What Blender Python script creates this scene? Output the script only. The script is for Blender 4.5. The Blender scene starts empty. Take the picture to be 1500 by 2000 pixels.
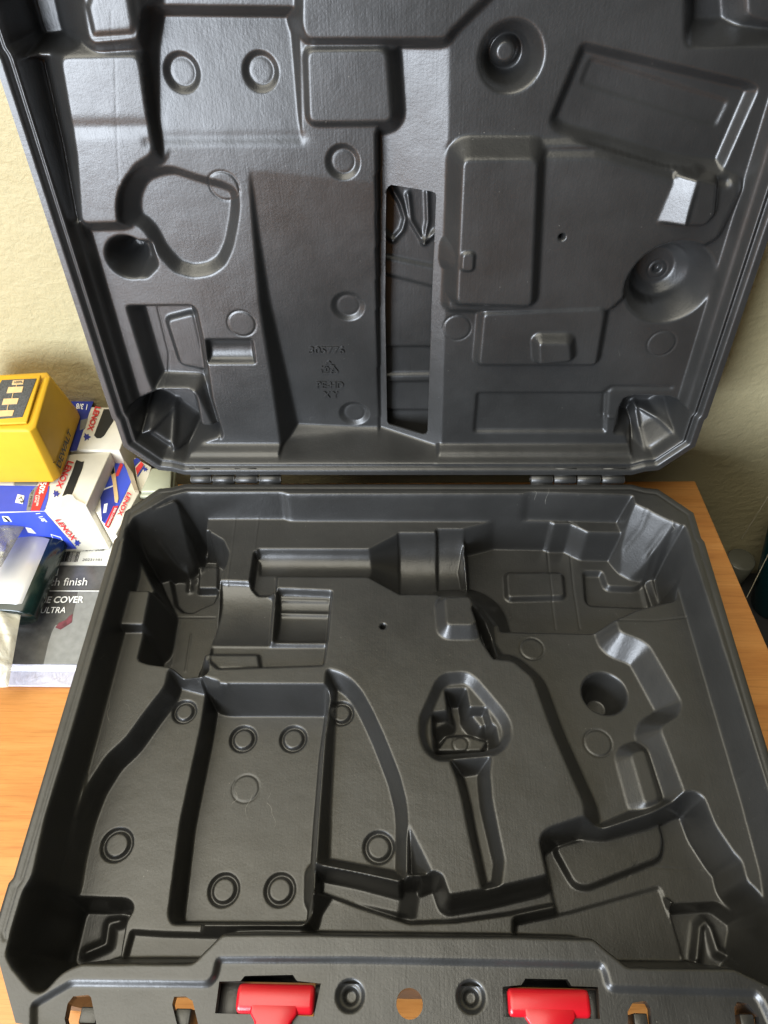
import bpy, math, random
import numpy as np
from mathutils import Vector, Matrix

random.seed(7)
S = bpy.context.scene
C = S.collection
H = 0.085                      # height of the case's lower rim above the table top (metres)

# ------------------------------------------------------------------ camera
CAM=dict(loc=(-0.00061, -0.38403, 0.45025),right=(0.999587, 0.019134, -0.021435),up=(-0.001914, 0.78871, 0.614763),fwd=(-0.028668, 0.614468, -0.788421),f=1448.16)
LID_ANGLE=1.726349

cd = bpy.data.cameras.new('camera')
cam = bpy.data.objects.new('camera', cd)
C.objects.link(cam)
R, U, F = Vector(CAM['right']), Vector(CAM['up']), Vector(CAM['fwd'])
M = Matrix(((R.x, U.x, -F.x), (R.y, U.y, -F.y), (R.z, U.z, -F.z))).to_4x4()
M.translation = Vector(CAM['loc']) + Vector((0, 0, H))
cam.matrix_world = M
cd.sensor_fit = 'VERTICAL'
cd.sensor_height = 36.0
cd.lens = 36.0 * CAM['f'] / 2000.0
cd.clip_start = 0.01
cd.clip_end = 50
S.camera = cam

# ------------------------------------------------------------------ light
w = bpy.data.worlds.new('World')
S.world = w
w.use_nodes = True
bg = w.node_tree.nodes['Background']
bg.inputs['Color'].default_value = (1.0, 0.94, 0.80, 1)
bg.inputs['Strength'].default_value = 0.04

def area(name, loc, target, sx, sy, power, color):
    l = bpy.data.lights.new(name, 'AREA')
    l.shape = 'RECTANGLE'
    l.size, l.size_y = sx, sy
    l.energy = power
    l.color = color
    o = bpy.data.objects.new(name, l)
    C.objects.link(o)
    o.location = loc
    o.rotation_euler = (Vector(target) - Vector(loc)).to_track_quat('-Z', 'Y').to_euler()
    return o
area('window_light', (-0.76, -1.20, 0.50), (0, 0.0, 0.27), 0.62, 0.80, 48, (0.83, 0.90, 1.0))
area('ceiling_bounce', (-0.75, -0.1, 1.7), (-0.1, -0.15, 0.0), 2.4, 1.9, 88, (1.0, 0.95, 0.80))

S.view_settings.view_transform = 'Standard'
S.view_settings.look = 'None'
S.view_settings.gamma = 1
S.view_settings.exposure = 0
S.render.engine = 'CYCLES'

# ------------------------------------------------------------------ materials
def new_mat(name):
    m = bpy.data.materials.new(name)
    m.use_nodes = True
    nt = m.node_tree
    return m, nt, nt.nodes['Principled BSDF']

def node(nt, kind, **kw):
    n = nt.nodes.new(kind)
    for k, v in kw.items():
        if k in n.inputs:
            n.inputs[k].default_value = v
        else:
            setattr(n, k, v)
    return n

def coords(nt, scale=(1, 1, 1)):
    tc = nt.nodes.new('ShaderNodeTexCoord')
    mp = nt.nodes.new('ShaderNodeMapping')
    mp.inputs['Scale'].default_value = scale
    nt.links.new(tc.outputs['Object'], mp.inputs['Vector'])
    return mp.outputs['Vector']

def ramp(nt, src, stops):
    r = nt.nodes.new('ShaderNodeValToRGB')
    els = r.color_ramp.elements
    while len(els) < len(stops):
        els.new(0.5)
    for e, (p, c) in zip(els, stops):
        e.position = p
        e.color = tuple(c) + (1,) if len(c) == 3 else c
    nt.links.new(src, r.inputs['Fac'])
    return r.outputs['Color']

def plastic(name, color, rough, grain=0.45, streak=0.25, dust=True):
    """Blow-moulded polyethylene: leathery grain, faint die lines, dust and hair-line scratches."""
    m, nt, b = new_mat(name)
    L = nt.links
    v = coords(nt)
    vs = coords(nt, (1, 0.035, 1))
    n1 = node(nt, 'ShaderNodeTexNoise', Scale=620.0, Detail=3.0, Roughness=0.6)
    L.new(v, n1.inputs['Vector'])
    n2 = node(nt, 'ShaderNodeTexNoise', Scale=900.0, Detail=3.0)
    L.new(vs, n2.inputs['Vector'])
    n3 = node(nt, 'ShaderNodeTexNoise', Scale=14.0, Detail=5.0, Roughness=0.6)
    L.new(v, n3.inputs['Vector'])
    n4 = node(nt, 'ShaderNodeTexNoise', Scale=45.0, Detail=2.0)
    L.new(v, n4.inputs['Vector'])
    a1 = node(nt, 'ShaderNodeMath', operation='MULTIPLY')
    L.new(n1.outputs['Fac'], a1.inputs[0]); a1.inputs[1].default_value = grain
    a2 = node(nt, 'ShaderNodeMath', operation='MULTIPLY_ADD')
    L.new(n2.outputs['Fac'], a2.inputs[0]); a2.inputs[1].default_value = streak
    L.new(a1.outputs[0], a2.inputs[2])
    a3 = node(nt, 'ShaderNodeMath', operation='MULTIPLY_ADD')
    L.new(n4.outputs['Fac'], a3.inputs[0]); a3.inputs[1].default_value = 2.0
    L.new(a2.outputs[0], a3.inputs[2])
    bp = node(nt, 'ShaderNodeBump', Strength=0.55, Distance=0.00035)
    L.new(a3.outputs[0], bp.inputs['Height'])
    L.new(bp.outputs['Normal'], b.inputs['Normal'])
    mr = node(nt, 'ShaderNodeMapRange')
    L.new(n3.outputs['Fac'], mr.inputs['Value'])
    mr.inputs['From Min'].default_value = 0.3; mr.inputs['From Max'].default_value = 0.7
    mr.inputs['To Min'].default_value = rough - 0.05; mr.inputs['To Max'].default_value = rough + 0.07
    L.new(mr.outputs['Result'], b.inputs['Roughness'])
    col = ramp(nt, n3.outputs['Fac'], [(0.3, [c * 0.85 for c in color]), (0.7, [c * 1.2 for c in color])])
    if dust:
        vo = node(nt, 'ShaderNodeTexVoronoi', Scale=160.0)
        L.new(v, vo.inputs['Vector'])
        dm = ramp(nt, vo.outputs['Distance'], [(0.035, (1, 1, 1)), (0.06, (0, 0, 0))])
        gate = ramp(nt, n4.outputs['Fac'], [(0.53, (0, 0, 0)), (0.60, (1, 1, 1))])
        # hair scratches: thin bands of two distorted waves, gated by noise
        wv = node(nt, 'ShaderNodeTexWave', Scale=26.0, Distortion=9.0, Detail=2.0)
        wv.inputs['Detail Scale'].default_value = 1.4
        L.new(v, wv.inputs['Vector'])
        sc = ramp(nt, wv.outputs['Fac'], [(0.9965, (0, 0, 0)), (0.9995, (1, 1, 1))])
        g2 = ramp(nt, n3.outputs['Fac'], [(0.66, (0, 0, 0)), (0.69, (1, 1, 1))])
        m1 = node(nt, 'ShaderNodeMath', operation='MULTIPLY'); L.new(dm, m1.inputs[0]); L.new(gate, m1.inputs[1])
        m2 = node(nt, 'ShaderNodeMath', operation='MULTIPLY'); L.new(sc, m2.inputs[0]); L.new(g2, m2.inputs[1])
        mx = node(nt, 'ShaderNodeMath', operation='MAXIMUM'); L.new(m1.outputs[0], mx.inputs[0]); L.new(m2.outputs[0], mx.inputs[1])
        sc2 = node(nt, 'ShaderNodeMath', operation='MULTIPLY'); L.new(mx.outputs[0], sc2.inputs[0]); sc2.inputs[1].default_value = 0.35
        mix = node(nt, 'ShaderNodeMix', data_type='RGBA')
        L.new(sc2.outputs[0], mix.inputs['Factor']); L.new(col, mix.inputs[6])
        mix.inputs[7].default_value = (0.30, 0.29, 0.26, 1)
        col = mix.outputs[2]
    L.new(col, b.inputs['Base Color'])
    b.inputs['IOR'].default_value = 1.6
    return m

def simple(name, color, rough=0.5, noise=0.06, scale=60, bump=0.0, spec=0.5, metallic=0.0):
    m, nt, b = new_mat(name)
    v = coords(nt)
    n = node(nt, 'ShaderNodeTexNoise', Scale=float(scale), Detail=4.0)
    nt.links.new(v, n.inputs['Vector'])
    c = ramp(nt, n.outputs['Fac'], [(0.3, [x * (1 - noise) for x in color]), (0.7, [min(1, x * (1 + noise)) for x in color])])
    nt.links.new(c, b.inputs['Base Color'])
    b.inputs['Roughness'].default_value = rough
    b.inputs['Specular IOR Level'].default_value = spec
    b.inputs['Metallic'].default_value = metallic
    if bump:
        bp = node(nt, 'ShaderNodeBump', Strength=bump, Distance=0.0006)
        nt.links.new(n.outputs['Fac'], bp.inputs['Height'])
        nt.links.new(bp.outputs['Normal'], b.inputs['Normal'])
    return m

def plaster():
    m, nt, b = new_mat('cream_plaster')
    L = nt.links
    v = coords(nt)
    va = coords(nt, (1, 1, 1.15))
    n1 = node(nt, 'ShaderNodeTexNoise', Scale=95.0, Detail=6.0, Roughness=0.60, Distortion=0.3)
    L.new(va, n1.inputs['Vector'])
    n2 = node(nt, 'ShaderNodeTexNoise', Scale=330.0, Detail=3.0)
    L.new(v, n2.inputs['Vector'])
    n3 = node(nt, 'ShaderNodeTexNoise', Scale=5.0, Detail=4.0)
    L.new(v, n3.inputs['Vector'])
    ma = node(nt, 'ShaderNodeMath', operation='MULTIPLY_ADD')
    L.new(n2.outputs['Fac'], ma.inputs[0]); ma.inputs[1].default_value = 0.16
    L.new(n1.outputs['Fac'], ma.inputs[2])
    bp = node(nt, 'ShaderNodeBump', Strength=0.6, Distance=0.0026)
    L.new(ma.outputs[0], bp.inputs['Height'])
    L.new(bp.outputs['Normal'], b.inputs['Normal'])
    c = ramp(nt, n3.outputs['Fac'], [(0.3, (0.35, 0.305, 0.170)), (0.7, (0.40, 0.355, 0.215))])
    L.new(c, b.inputs['Base Color'])
    b.inputs['Roughness'].default_value = 0.6
    return m

def wood():
    m, nt, b = new_mat('orange_wood_laminate')
    L = nt.links
    v = coords(nt, (1.0, 11.0, 1.0))
    n0 = node(nt, 'ShaderNodeTexNoise', Scale=5.0, Detail=7.0, Roughness=0.62, Distortion=0.8)
    L.new(v, n0.inputs['Vector'])
    v2 = coords(nt, (1.0, 26.0, 1.0))
    n1 = node(nt, 'ShaderNodeTexNoise', Scale=24.0, Detail=4.0, Roughness=0.7)
    L.new(v2, n1.inputs['Vector'])
    c = ramp(nt, n0.outputs['Fac'], [(0.28, (0.41, 0.15, 0.033)), (0.5, (0.52, 0.22, 0.055)), (0.72, (0.60, 0.275, 0.08))])
    d = ramp(nt, n1.outputs['Fac'], [(0.35, (0.72, 0.66, 0.6)), (0.5, (1, 1, 1))])
    mix = node(nt, 'ShaderNodeMix', data_type='RGBA', blend_type='MULTIPLY')
    mix.inputs['Factor'].default_value = 0.65
    L.new(c, mix.inputs[6]); L.new(d, mix.inputs[7])
    L.new(mix.outputs[2], b.inputs['Base Color'])
    b.inputs['Roughness'].default_value = 0.33
    return m

M_CASE = plastic('black_polyethylene', (0.018, 0.018, 0.0176), 0.365)
M_LID = M_CASE
M_RED = simple('red_latch_plastic', (0.40, 0.005, 0.012), 0.28, 0.05, 40)
M_WALL = plaster()
M_WOOD = wood()
M_YELLOW = simple('yellow_plastic', (0.60, 0.345, 0.018), 0.5, 0.03, 90, 0.15, 0.3)
M_BLACK = simple('black_print_and_slot_shade', (0.012, 0.012, 0.012), 0.5)  # print, and the painted dark inside the boxes' hand slots
M_CHAR = simple('charcoal_label', (0.06, 0.062, 0.065), 0.7, 0.5, 900)
M_TAN = simple('tan_bar_print', (0.62, 0.42, 0.20), 0.5, 0.1, 200)
M_CARD = simple('worn_white_card', (0.66, 0.62, 0.52), 0.6, 0.10, 45, 0.25)
M_CARDG = simple('grey_white_card', (0.60, 0.60, 0.56), 0.6, 0.08, 60, 0.2)
M_KRAFT = simple('inside_of_box', (0.30, 0.24, 0.16), 0.8, 0.2, 60)
M_BLUE = simple('blue_print', (0.035, 0.07, 0.50), 0.38, 0.08, 60)
M_BLUED = simple('dark_blue_print', (0.02, 0.035, 0.26), 0.4, 0.1, 60)
M_REDP = simple('red_print', (0.62, 0.03, 0.035), 0.45, 0.06, 80)
M_WHITE = simple('white_print', (0.80, 0.80, 0.78), 0.45, 0.03, 80)
M_GREYP = simple('grey_print', (0.20, 0.205, 0.20), 0.4, 0.12, 200)
M_DARKGREEN = simple('dark_green_film', (0.004, 0.013, 0.011), 0.2, 0.3, 90)
M_SILVER = simple('silver_sleeve', (0.50, 0.49, 0.48), 0.30, 0.06, 25, 0.0, 0.5, 0.25)
M_DARK = simple('dark_floor', (0.012, 0.012, 0.012), 0.8)
M_TEAL = simple('teal_glass', (0.003, 0.028, 0.034), 0.15)
M_OLIVE = simple('olive_plastic_tub', (0.36, 0.37, 0.27), 0.35, 0.08, 60)

def sleeve_photo():
    """printed picture of the cover inside the clear package: dark grey with a pale slanted field and a red smear"""
    m, nt, b = new_mat('package_print')
    L = nt.links
    v = coords(nt)
    n = node(nt, 'ShaderNodeTexNoise', Scale=30.0, Detail=6.0, Roughness=0.65)
    L.new(v, n.inputs['Vector'])
    c = ramp(nt, n.outputs['Fac'], [(0.35, (0.045, 0.045, 0.045)), (0.62, (0.10, 0.10, 0.098)), (0.78, (0.15, 0.15, 0.15))])
    L.new(c, b.inputs['Base Color'])
    b.inputs['Roughness'].default_value = 0.22
    return m
M_PRINT = sleeve_photo()

def clear(name, tint=(0.85, 0.87, 0.9), rough=0.12, alpha=0.35):
    m, nt, b = new_mat(name)
    b.inputs['Base Color'].default_value = (*tint, 1)
    b.inputs['Roughness'].default_value = rough
    b.inputs['Alpha'].default_value = alpha
    v = coords(nt)
    n = node(nt, 'ShaderNodeTexNoise', Scale=55.0, Detail=5.0, Distortion=1.5)
    nt.links.new(v, n.inputs['Vector'])
    bp = node(nt, 'ShaderNodeBump', Strength=0.8, Distance=0.004)
    nt.links.new(n.outputs['Fac'], bp.inputs['Height'])
    nt.links.new(bp.outputs['Normal'], b.inputs['Normal'])
    return m
M_CLEAR = clear('clear_acrylic', (0.60, 0.60, 0.70), 0.10, 0.6)
M_BAG = clear('clear_bag', (0.78, 0.76, 0.66), 0.16, 0.62)

# ------------------------------------------------------------------ helpers
def link(name, me, mat=None, parent=None):
    o = bpy.data.objects.new(name, me)
    C.objects.link(o)
    if mat is not None and me is not None:
        me.materials.append(mat)
    if parent is not None:
        o.parent = parent
    return o

def pymesh(name, verts, faces, mat, parent=None, smooth=False, bevel=0.0, segs=2):
    me = bpy.data.meshes.new(name)
    me.from_pydata([tuple(v) for v in verts], [], faces)
    me.validate(); me.update()
    if smooth:
        me.polygons.foreach_set('use_smooth', [True] * len(me.polygons))
    o = link(name, me, mat, parent)
    if bevel:
        b = o.modifiers.new('bevel', 'BEVEL')
        b.width = bevel; b.segments = segs; b.limit_method = 'ANGLE'; b.angle_limit = math.radians(25)
        b.harden_normals = False
        me.polygons.foreach_set('use_smooth', [True] * len(me.polygons))
    return o

def thing(name, label, cat, loc=(0, 0, 0), group=None):
    o = bpy.data.objects.new(name, None)
    o.empty_display_size = 0.02
    C.objects.link(o)
    o.location = loc
    o['label'] = label; o['category'] = cat
    if group: o['group'] = group
    return o

def tag(o, label=None, cat=None, group=None, kind=None):
    if label: o['label'] = label
    if cat: o['category'] = cat
    if group: o['group'] = group
    if kind: o['kind'] = kind
    return o

def prism(name, ring, z0, z1, mat, parent=None, bevel=0.0, ring2=None):
    """closed prism over a counter-clockwise ring of (x, y); ring2 gives a different top"""
    n = len(ring)
    top = ring2 or ring
    vs = [(x, y, z0) for x, y in ring] + [(x, y, z1) for x, y in top]
    fs = [tuple(range(n))[::-1], tuple(range(n, 2 * n))] + [(i, (i + 1) % n, n + (i + 1) % n, n + i) for i in range(n)]
    return pymesh(name, vs, fs, mat, parent, bevel=bevel)

def hexa(name, bot, top, mat, parent=None, bevel=0.0):
    vs = [tuple(p) for p in bot] + [tuple(p) for p in top]
    return pymesh(name, vs, [(3, 2, 1, 0), (4, 5, 6, 7), (0, 1, 5, 4), (1, 2, 6, 5), (2, 3, 7, 6), (3, 0, 4, 7)], mat, parent, bevel=bevel)

def slab(name, q, mat, parent=None, t=0.0004, bevel=0.0):
    """a thin printed patch or sheet: polygon q (3D points) raised by t along its normal"""
    q = [Vector(p) for p in q]
    n = Vector((0, 0, 0))
    for i in range(len(q)):
        a, b = q[i], q[(i + 1) % len(q)]
        n += a.cross(b)
    n.normalize()
    if n.z < -0.2 or (abs(n.z) <= 0.2 and n.y > 0): n = -n
    k = len(q)
    vs = [p + n * 0.00005 for p in q] + [p + n * t for p in q]
    fs = [tuple(range(k))[::-1], tuple(range(k, 2 * k))] + [(i, (i + 1) % k, k + (i + 1) % k, k + i) for i in range(k)]
    return pymesh(name, vs, fs, mat, parent, bevel=bevel)

def text_mesh(body, shear=0.0, bold=0.0):
    cu = bpy.data.curves.new('tmp', 'FONT')
    cu.body = body
    cu.shear = shear
    cu.offset = bold
    cu.resolution_u = 3
    o = bpy.data.objects.new('tmp', cu)
    C.objects.link(o)
    dg = bpy.context.evaluated_depsgraph_get()
    me = bpy.data.meshes.new_from_object(o.evaluated_get(dg))
    C.objects.unlink(o)
    bpy.data.objects.remove(o)
    vs = np.array([v.co[:2] for v in me.vertices])
    fs = [tuple(p.vertices) for p in me.polygons]
    bpy.data.meshes.remove(me)
    lo, hi = vs.min(0), vs.max(0)
    return (vs - lo) / (hi - lo), fs

def text_on(name, body, q, mat, parent, lift=0.0007, shear=0.0, bold=0.0, crop=0.0):
    """lettering mapped on the quad q = bottom-left, bottom-right, top-right, top-left (as the words read)"""
    uv, fs = text_mesh(body, shear, bold)
    q = [Vector(p) for p in q]
    n = (q[1] - q[0]).cross(q[3] - q[0]).normalized()
    vs = []
    for u, v in uv:
        vs.append(q[0].lerp(q[1], u).lerp(q[3].lerp(q[2], u), v) + n * lift)
    return pymesh(name, vs, fs, mat, parent)

# ------------------------------------------------------------------ relief engine
OUTLINE=[(0,4.6),
 (177,4.6),
 (187,8.2),
 (197,9.5),
 (219,33),
 (219,57),
 (220.6,60),
 (220.6,294),
 (222.4,297),
 (222.4,323),
 (197,361),
 (150,366),
 (0,366),
 (-150,366),
 (-197,361),
 (-222.4,323),
 (-222.4,297),
 (-220.6,294),
 (-220.6,60),
 (-219,57),
 (-219,33),
 (-197,9.5),
 (-187,8.2),
 (-177,4.6)]
BASE_RELIEF=[('cut',[(-173.6,14),(-98.2,13.8),(-93.1,15.9),(90.6,15.6),(96.8,13.6),(172.8,16.5),(186.1,19.1),(208.7,39),(209.6,56.7),(209,71.9),(210.1,110.8),(212.6,208.5),(213.5,240.4),(213.4,278.8),(210.1,306.8),(203.4,321.2),(191.6,340.6),(184.7,337.8),(169.3,330.9),(115.3,331.4),(104.3,322.8),(99.6,318.6),(56.5,318.4),(-80.1,319.1),(-98.5,319.6),(-111.6,333.3),(-170.3,334.3),(-175.3,336),(-180.7,339.1),(-187.3,347.5),(-192.9,346.7),(-206.5,336.5),(-211.7,331),(-212.3,319),(-212.1,300.7),(-209.5,292.3),(-211.9,260.5),(-210.8,206.5),(-210.6,76.9),(-213.6,49.5),(-210.1,38.6),(-199.6,30),(-185.8,18.2)],28,6,0,2),
 ('cut',[(-174.3,342.4),(-102.6,341.8),(-100.1,338.9),(-99.5,330.8),(-24.7,329.6),(102.4,329.8),(104.1,333.6),(104.8,340.3),(178,340.8),(180.4,344),(188.4,374.8),(117.2,412.8),(-138,418.1),(-185.2,373.8),(-191.9,352.7)],3,1.6,0,2),
 ('mark',),
 ('cut',[(-214.2,3.7),(-163.9,11.7),(-162.4,18.6),(-161.9,33.6),(-157.9,32.6),(-146.4,40.1),(-140.2,51.6),(-140.2,61.8),(-143.1,71.8),(-143.1,79.7),(-140.9,101),(-140.2,114.9),(-141.8,135.1),(-139.4,153.9),(-142.2,157),(-158.2,156.4),(-166.3,150.5),(-182.9,148.3),(-189.7,146),(-191.4,143.2),(-191.1,125.9),(-193.8,117),(-193.1,90.1),(-190.5,87.8),(-200.5,72.6),(-211.7,52.9),(-219.6,32.8)],66,7,28,2),
 ('raise',[(-208.3,92.5),(-191.2,92.4),(-189.9,121.5),(-207.8,121.6)],20,5,0,2),
 ('cut',[(-197.9,47.2),(-186.8,77.8),(-179.3,84.4),(-171.3,84.8),(-163.5,79.5),(-155.4,75.7),(-153.4,66.9),(-159,31.5),(-201,31.7)],71,4,66,2),
 ('raise',[(-171.6,42.3),(-157.4,42.2),(-154,63.3),(-169.7,63.4)],63,5,0,1),
 ('raise',[(-210.8,38.1),(-181.1,19.7),(-178.1,38.6),(-175,44.6),(-179.8,52.2),(-188,48.8),(-206.2,51.4)],('q',188.898979,1.250674,2.016335,0.0),3,0,3),
 ('groove',[(-195.4,43.7),(-187,49.8),(-177,52.8),(-170.6,45.6),(-176.5,31.7)],-2.5,2.2),
 ('groove',[(-180,48.9),(-178.6,60.9)],-2.5,2.2),
 ('cut',[(-142.9,130.9),(-56.3,130.3),(-57.7,148.4),(-132.8,151.8),(-140.4,145.6)],33.5,4,28,2),
 ('raise',[(-144.4,139.7),(-106.4,139.4),(-103.6,149.8),(-132.8,150.1),(-143.7,144.2)],30.5,3,0,1),
 ('cut',[(-143.3,78.4),(-120.6,79.2),(-99.4,90),(-97.7,132.2),(-105.3,136.4),(-142.8,135.9),(-141.9,99.2)],('cy',106.86,30.45,27,10),5,28,2),
 ('cut',[(-119.6,50.5),(-115.8,51.5),(-99.4,71.6),(-98.3,88.7),(-113.6,88.3),(-119.5,81.9)],37,8,28,2),
 ('cut',[(-98,85),(-55.7,87),(-56.3,131.1),(-96,130.6)],('cy',107.24,21.29,31,8),5.5,28,2),
 ('groove',[(-95.6,101.5),(-59,102.1)],-1.8,1.6),
 ('groove',[(-96.2,90.9),(-59.4,91.5)],-1,1.2),
 ('cut',[(-117.2,46.5),(-27.4,46.2),(-26.6,75.9),(-114,75.4)],('cy',61.31,12.48,28,11),40,28,0),
 ('cut',[(-32.7,46.2),(-28.7,45.2),(-7.4,29.5),(-1.2,26.9),(-0.3,93),(-6.1,92.2),(-27.7,77.7),(-31.7,75.9)],('cone',-28.58,61.33,12.69,10,-4.47,61.04,27.97,26,28),40,28,0),
 ('cut',[(-6.5,30),(28.3,29.4),(27.7,92),(-5.3,92.2)],('cy',60.99,27.96,28,27),40,28,0),
 ('cut',[(24.7,25.8),(49.1,23.7),(44.5,51.8),(49.3,95.8),(24.5,96)],('cy',59.72,30.86,28,30),40,28,0),
 ('cut',[(45.5,28.8),(66,22.6),(71.5,20.5),(116.1,21.4),(118.7,23.5),(132.6,23.4),(144.5,31.6),(167.8,32),(201.2,33.9),(212.3,55.9),(199.3,93.6),(170,101.6),(153.2,109.9),(140.8,114.8),(69.3,113.6),(64.1,106.6),(52.2,104.6),(45.7,91.8)],60,7,28,2),
 ('raise',[(81.8,51.8),(125.9,51.6),(124.9,72.9),(81.1,74.5)],56,1.6,0,3),
 ('cut',[(143.8,46.9),(160.4,46.8),(162.2,61.1),(183.7,61.9),(194.2,54.1),(199.7,82.6),(145,80.2),(141.6,76)],65,2,60,3),
 ('raise',[(178.2,20),(195.6,27.1),(210,40.8),(206.5,45.1),(202.9,42.5),(195.6,48.5),(184.8,55.1),(175,53.9),(171.8,42),(172.6,30)],('q',226.648819,-1.58555,2.158497,0.0),3.4,0,4),
 ('groove',[(185.5,28),(182.7,35.7),(174.4,39.6)],1.6,2.2),
 ('groove',[(202.7,43.1),(195.9,43.2),(189.4,47.8)],1.6,2.2),
 ('groove',[(197.8,50.8),(198,78.2)],-2,1.8),
 ('groove',[(191.2,50.8),(191.5,78.2)],-2,1.8),
 ('raise',[(28.3,97.7),(47.2,96.7),(50.6,115.6),(48.5,120.6),(29.4,120.8)],19,1.3,0,3),
 ('cut',[(53.7,98),(54,124.9),(62.6,143.1),(74.8,143.4),(87.8,156.5),(94.8,187.5),(97.8,199),(110.8,241.3),(109.5,256.5),(123.1,262.2),(153.2,249.9),(173,240.5),(174.7,233.3),(169.6,201.6),(167.8,191.3),(182.1,183),(186.5,173.9),(180,152.6),(173.1,130.9),(166.5,125.7),(154,120.4),(153.3,109.5),(143.1,97.1),(118.5,92.8),(70.5,93.1)],45,1.35,28,4),
 ('cutc',(140.2,160.1,15.8),74,3.4,45),
 ('raise',[(148.4,206.1),(157.7,203.2),(160.8,235.5),(151.5,238.1)],37,0.9,0,3),
 ('cut',[(48.1,104.6),(59.2,106.7),(66.6,118.5),(67.2,139.8),(62.3,143.1),(54.2,127.8)],54,4,28,2),
 ('cut',[(-167.7,151),(-167.7,165.3),(-177.6,184.1),(-186.1,202.1),(-196.6,214.9),(-203.5,232.6),(-206.1,250.7),(-206.3,272.6),(-204.4,293.3),(-217,308.8),(-223.9,324.4),(-219.7,336.7),(-192.5,350.6),(-153.8,335.6),(-114,317.6),(-129.6,161.1),(-150.4,155.5)],46,3,28,4),
 ('cut',[(-56.1,150.4),(-45.1,153.8),(-37.6,159.2),(-30.2,167.8),(-22.7,181.5),(-15.5,196.7),(-9.8,210.4),(-4.1,224.7),(0.2,240.6),(1.2,251),(1.2,282.5),(0.3,287.2),(-4.3,286.2),(-54.2,278.5),(-55.5,240.3)],43,2.1,28,4),
 ('cut',[(1.5,255),(15.1,280),(15.1,282.8),(1.2,283)],('q',-103.915293,-1.02476,0.526482,0.0),8,28,1),
 ('cut',[(-129.8,164),(-54.6,163.3),(-52.5,169.9),(-54.7,201.1),(-55,249.4),(-54.5,304),(-58.5,309.6),(-139.8,310.6),(-144.1,304.7),(-146.9,249.9),(-144.5,187.4),(-145,156.8)],68,6,33,4),
 ('cut',[(-166.5,308.1),(-143.3,309.1),(-57.9,309.6),(-56.1,299.7),(-47.8,287.2),(-2.2,297.4),(30.4,297.9),(88.8,287.2),(106.1,285.5),(152.1,273.3),(171.1,273),(206.1,302.3),(191.7,342.6),(-170,348.9)],50,3,34,3),
 ('cut',[(-55.4,278.1),(-28.1,282.8),(-2.8,288.5),(16.1,281.6),(21.2,283.2),(25.1,294.6),(50.4,290.4),(81.6,283.4),(100.6,274.9),(99.4,295.3),(63.5,302.7),(29.8,307.3),(2.4,308.6),(-24.4,301.5),(-54.9,292.9)],58,6,30,2),
 ('raise',[(-56.7,275.9),(-2.2,286.7),(-4.3,299.9),(-55.6,290.6)],52,2,0,1),
 ('set',[(-2.2,286.7),(8.9,284.8),(6.2,301.8),(-4.3,299.9)],('q',27.906557,0.554405,0.08833,0.0),2,0,1),
 ('cut',[(2.5,200),(2.5,200),(2.5,200.4)],28,1,28,0),
 ('cut',[(81.3,264.2),(83.4,259.2),(88.4,255.9),(109.6,249),(125,250.6),(154.6,242.9),(174,233.7),(180.5,233),(185.7,236),(188.2,252.5),(195.4,268.4),(198.8,272.6),(198.7,283.7),(203.9,289.1),(208.8,302.2),(206.1,329.6),(161.4,336.6),(158.3,292.5),(98.9,305.7),(86.1,301.8)],60,5,28,3),
 ('raise',[(94.7,260.4),(163,241.7),(164.2,254.9),(160.3,265.5),(112,283),(104.7,281.6)],55,4,0,4),
 ('cut',[(64.4,301.2),(100,294.3),(157.8,279.2),(160.2,282.6),(166.9,314.4),(162.7,332.3),(61.9,329)],61.3,5,50,3),
 ('cut',[(160.9,291.5),(190.9,289.4),(220.9,312.9),(213.9,336.1),(164.3,330.7),(163.7,313.9)],73,5,60,3),
 ('groove',[(174.7,318.6),(180.6,301.6),(184.4,298.7),(186.6,302.3),(188,314.1),(195.3,317.7)],-5,2.6),
 ('cut',[(-200.2,295.1),(-168.5,295.7),(-163.7,300.1),(-167.2,307.8),(-166.1,328.9),(-211.4,349.5),(-236.6,327.5),(-226,303.3)],70,6,46,3),
 ('groove',[(-194.1,321.9),(-182.7,317.1),(-183.6,306),(-177.5,304.5)],-5,2.8),
 ('cut',[(26.6,154),(38.8,152.7),(43.7,153.4),(49.2,157.6),(66.1,180.6),(70.2,188.8),(70.1,198.3),(65.3,206.9),(55.3,212.4),(27.7,215.4),(19.4,215.1),(11.9,208.5),(8.6,198.9),(8.8,186.9),(20.7,159.4)],35,1.3,28,4),
 ('cut',[(27.7,213.4),(32.5,226.5),(35.5,239.5),(37.9,255.1),(44.8,291.5),(56,288.6),(58.9,274.9),(55.9,253.3),(54.1,239.3),(53.9,223.3),(56,211)],('q',62.607862,-0.110732,-0.060866,0.0),2.4,28,2),
 ('cut',[(27.3,163),(42,162.1),(43.7,176),(55,175.9),(57.7,186.8),(60.6,189.3),(62.1,201.9),(52.3,206.2),(18.8,208.9),(17.8,192.9),(18,180.3),(28.6,178.7)],56,5,35,1),
 ('raise',[(19.1,176.4),(27,175.6),(28.9,182.6),(19.6,187.5)],46,1.6,0,1),
 ('raise',[(46,178.1),(56.3,173.5),(58.4,183.1),(51.9,186.1)],44,1.6,0,1),
 ('raise',[(28.6,190.5),(42.4,189.6),(55.6,193.8),(51.7,200.3),(20.9,200.7)],51,3,0,1),
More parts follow.
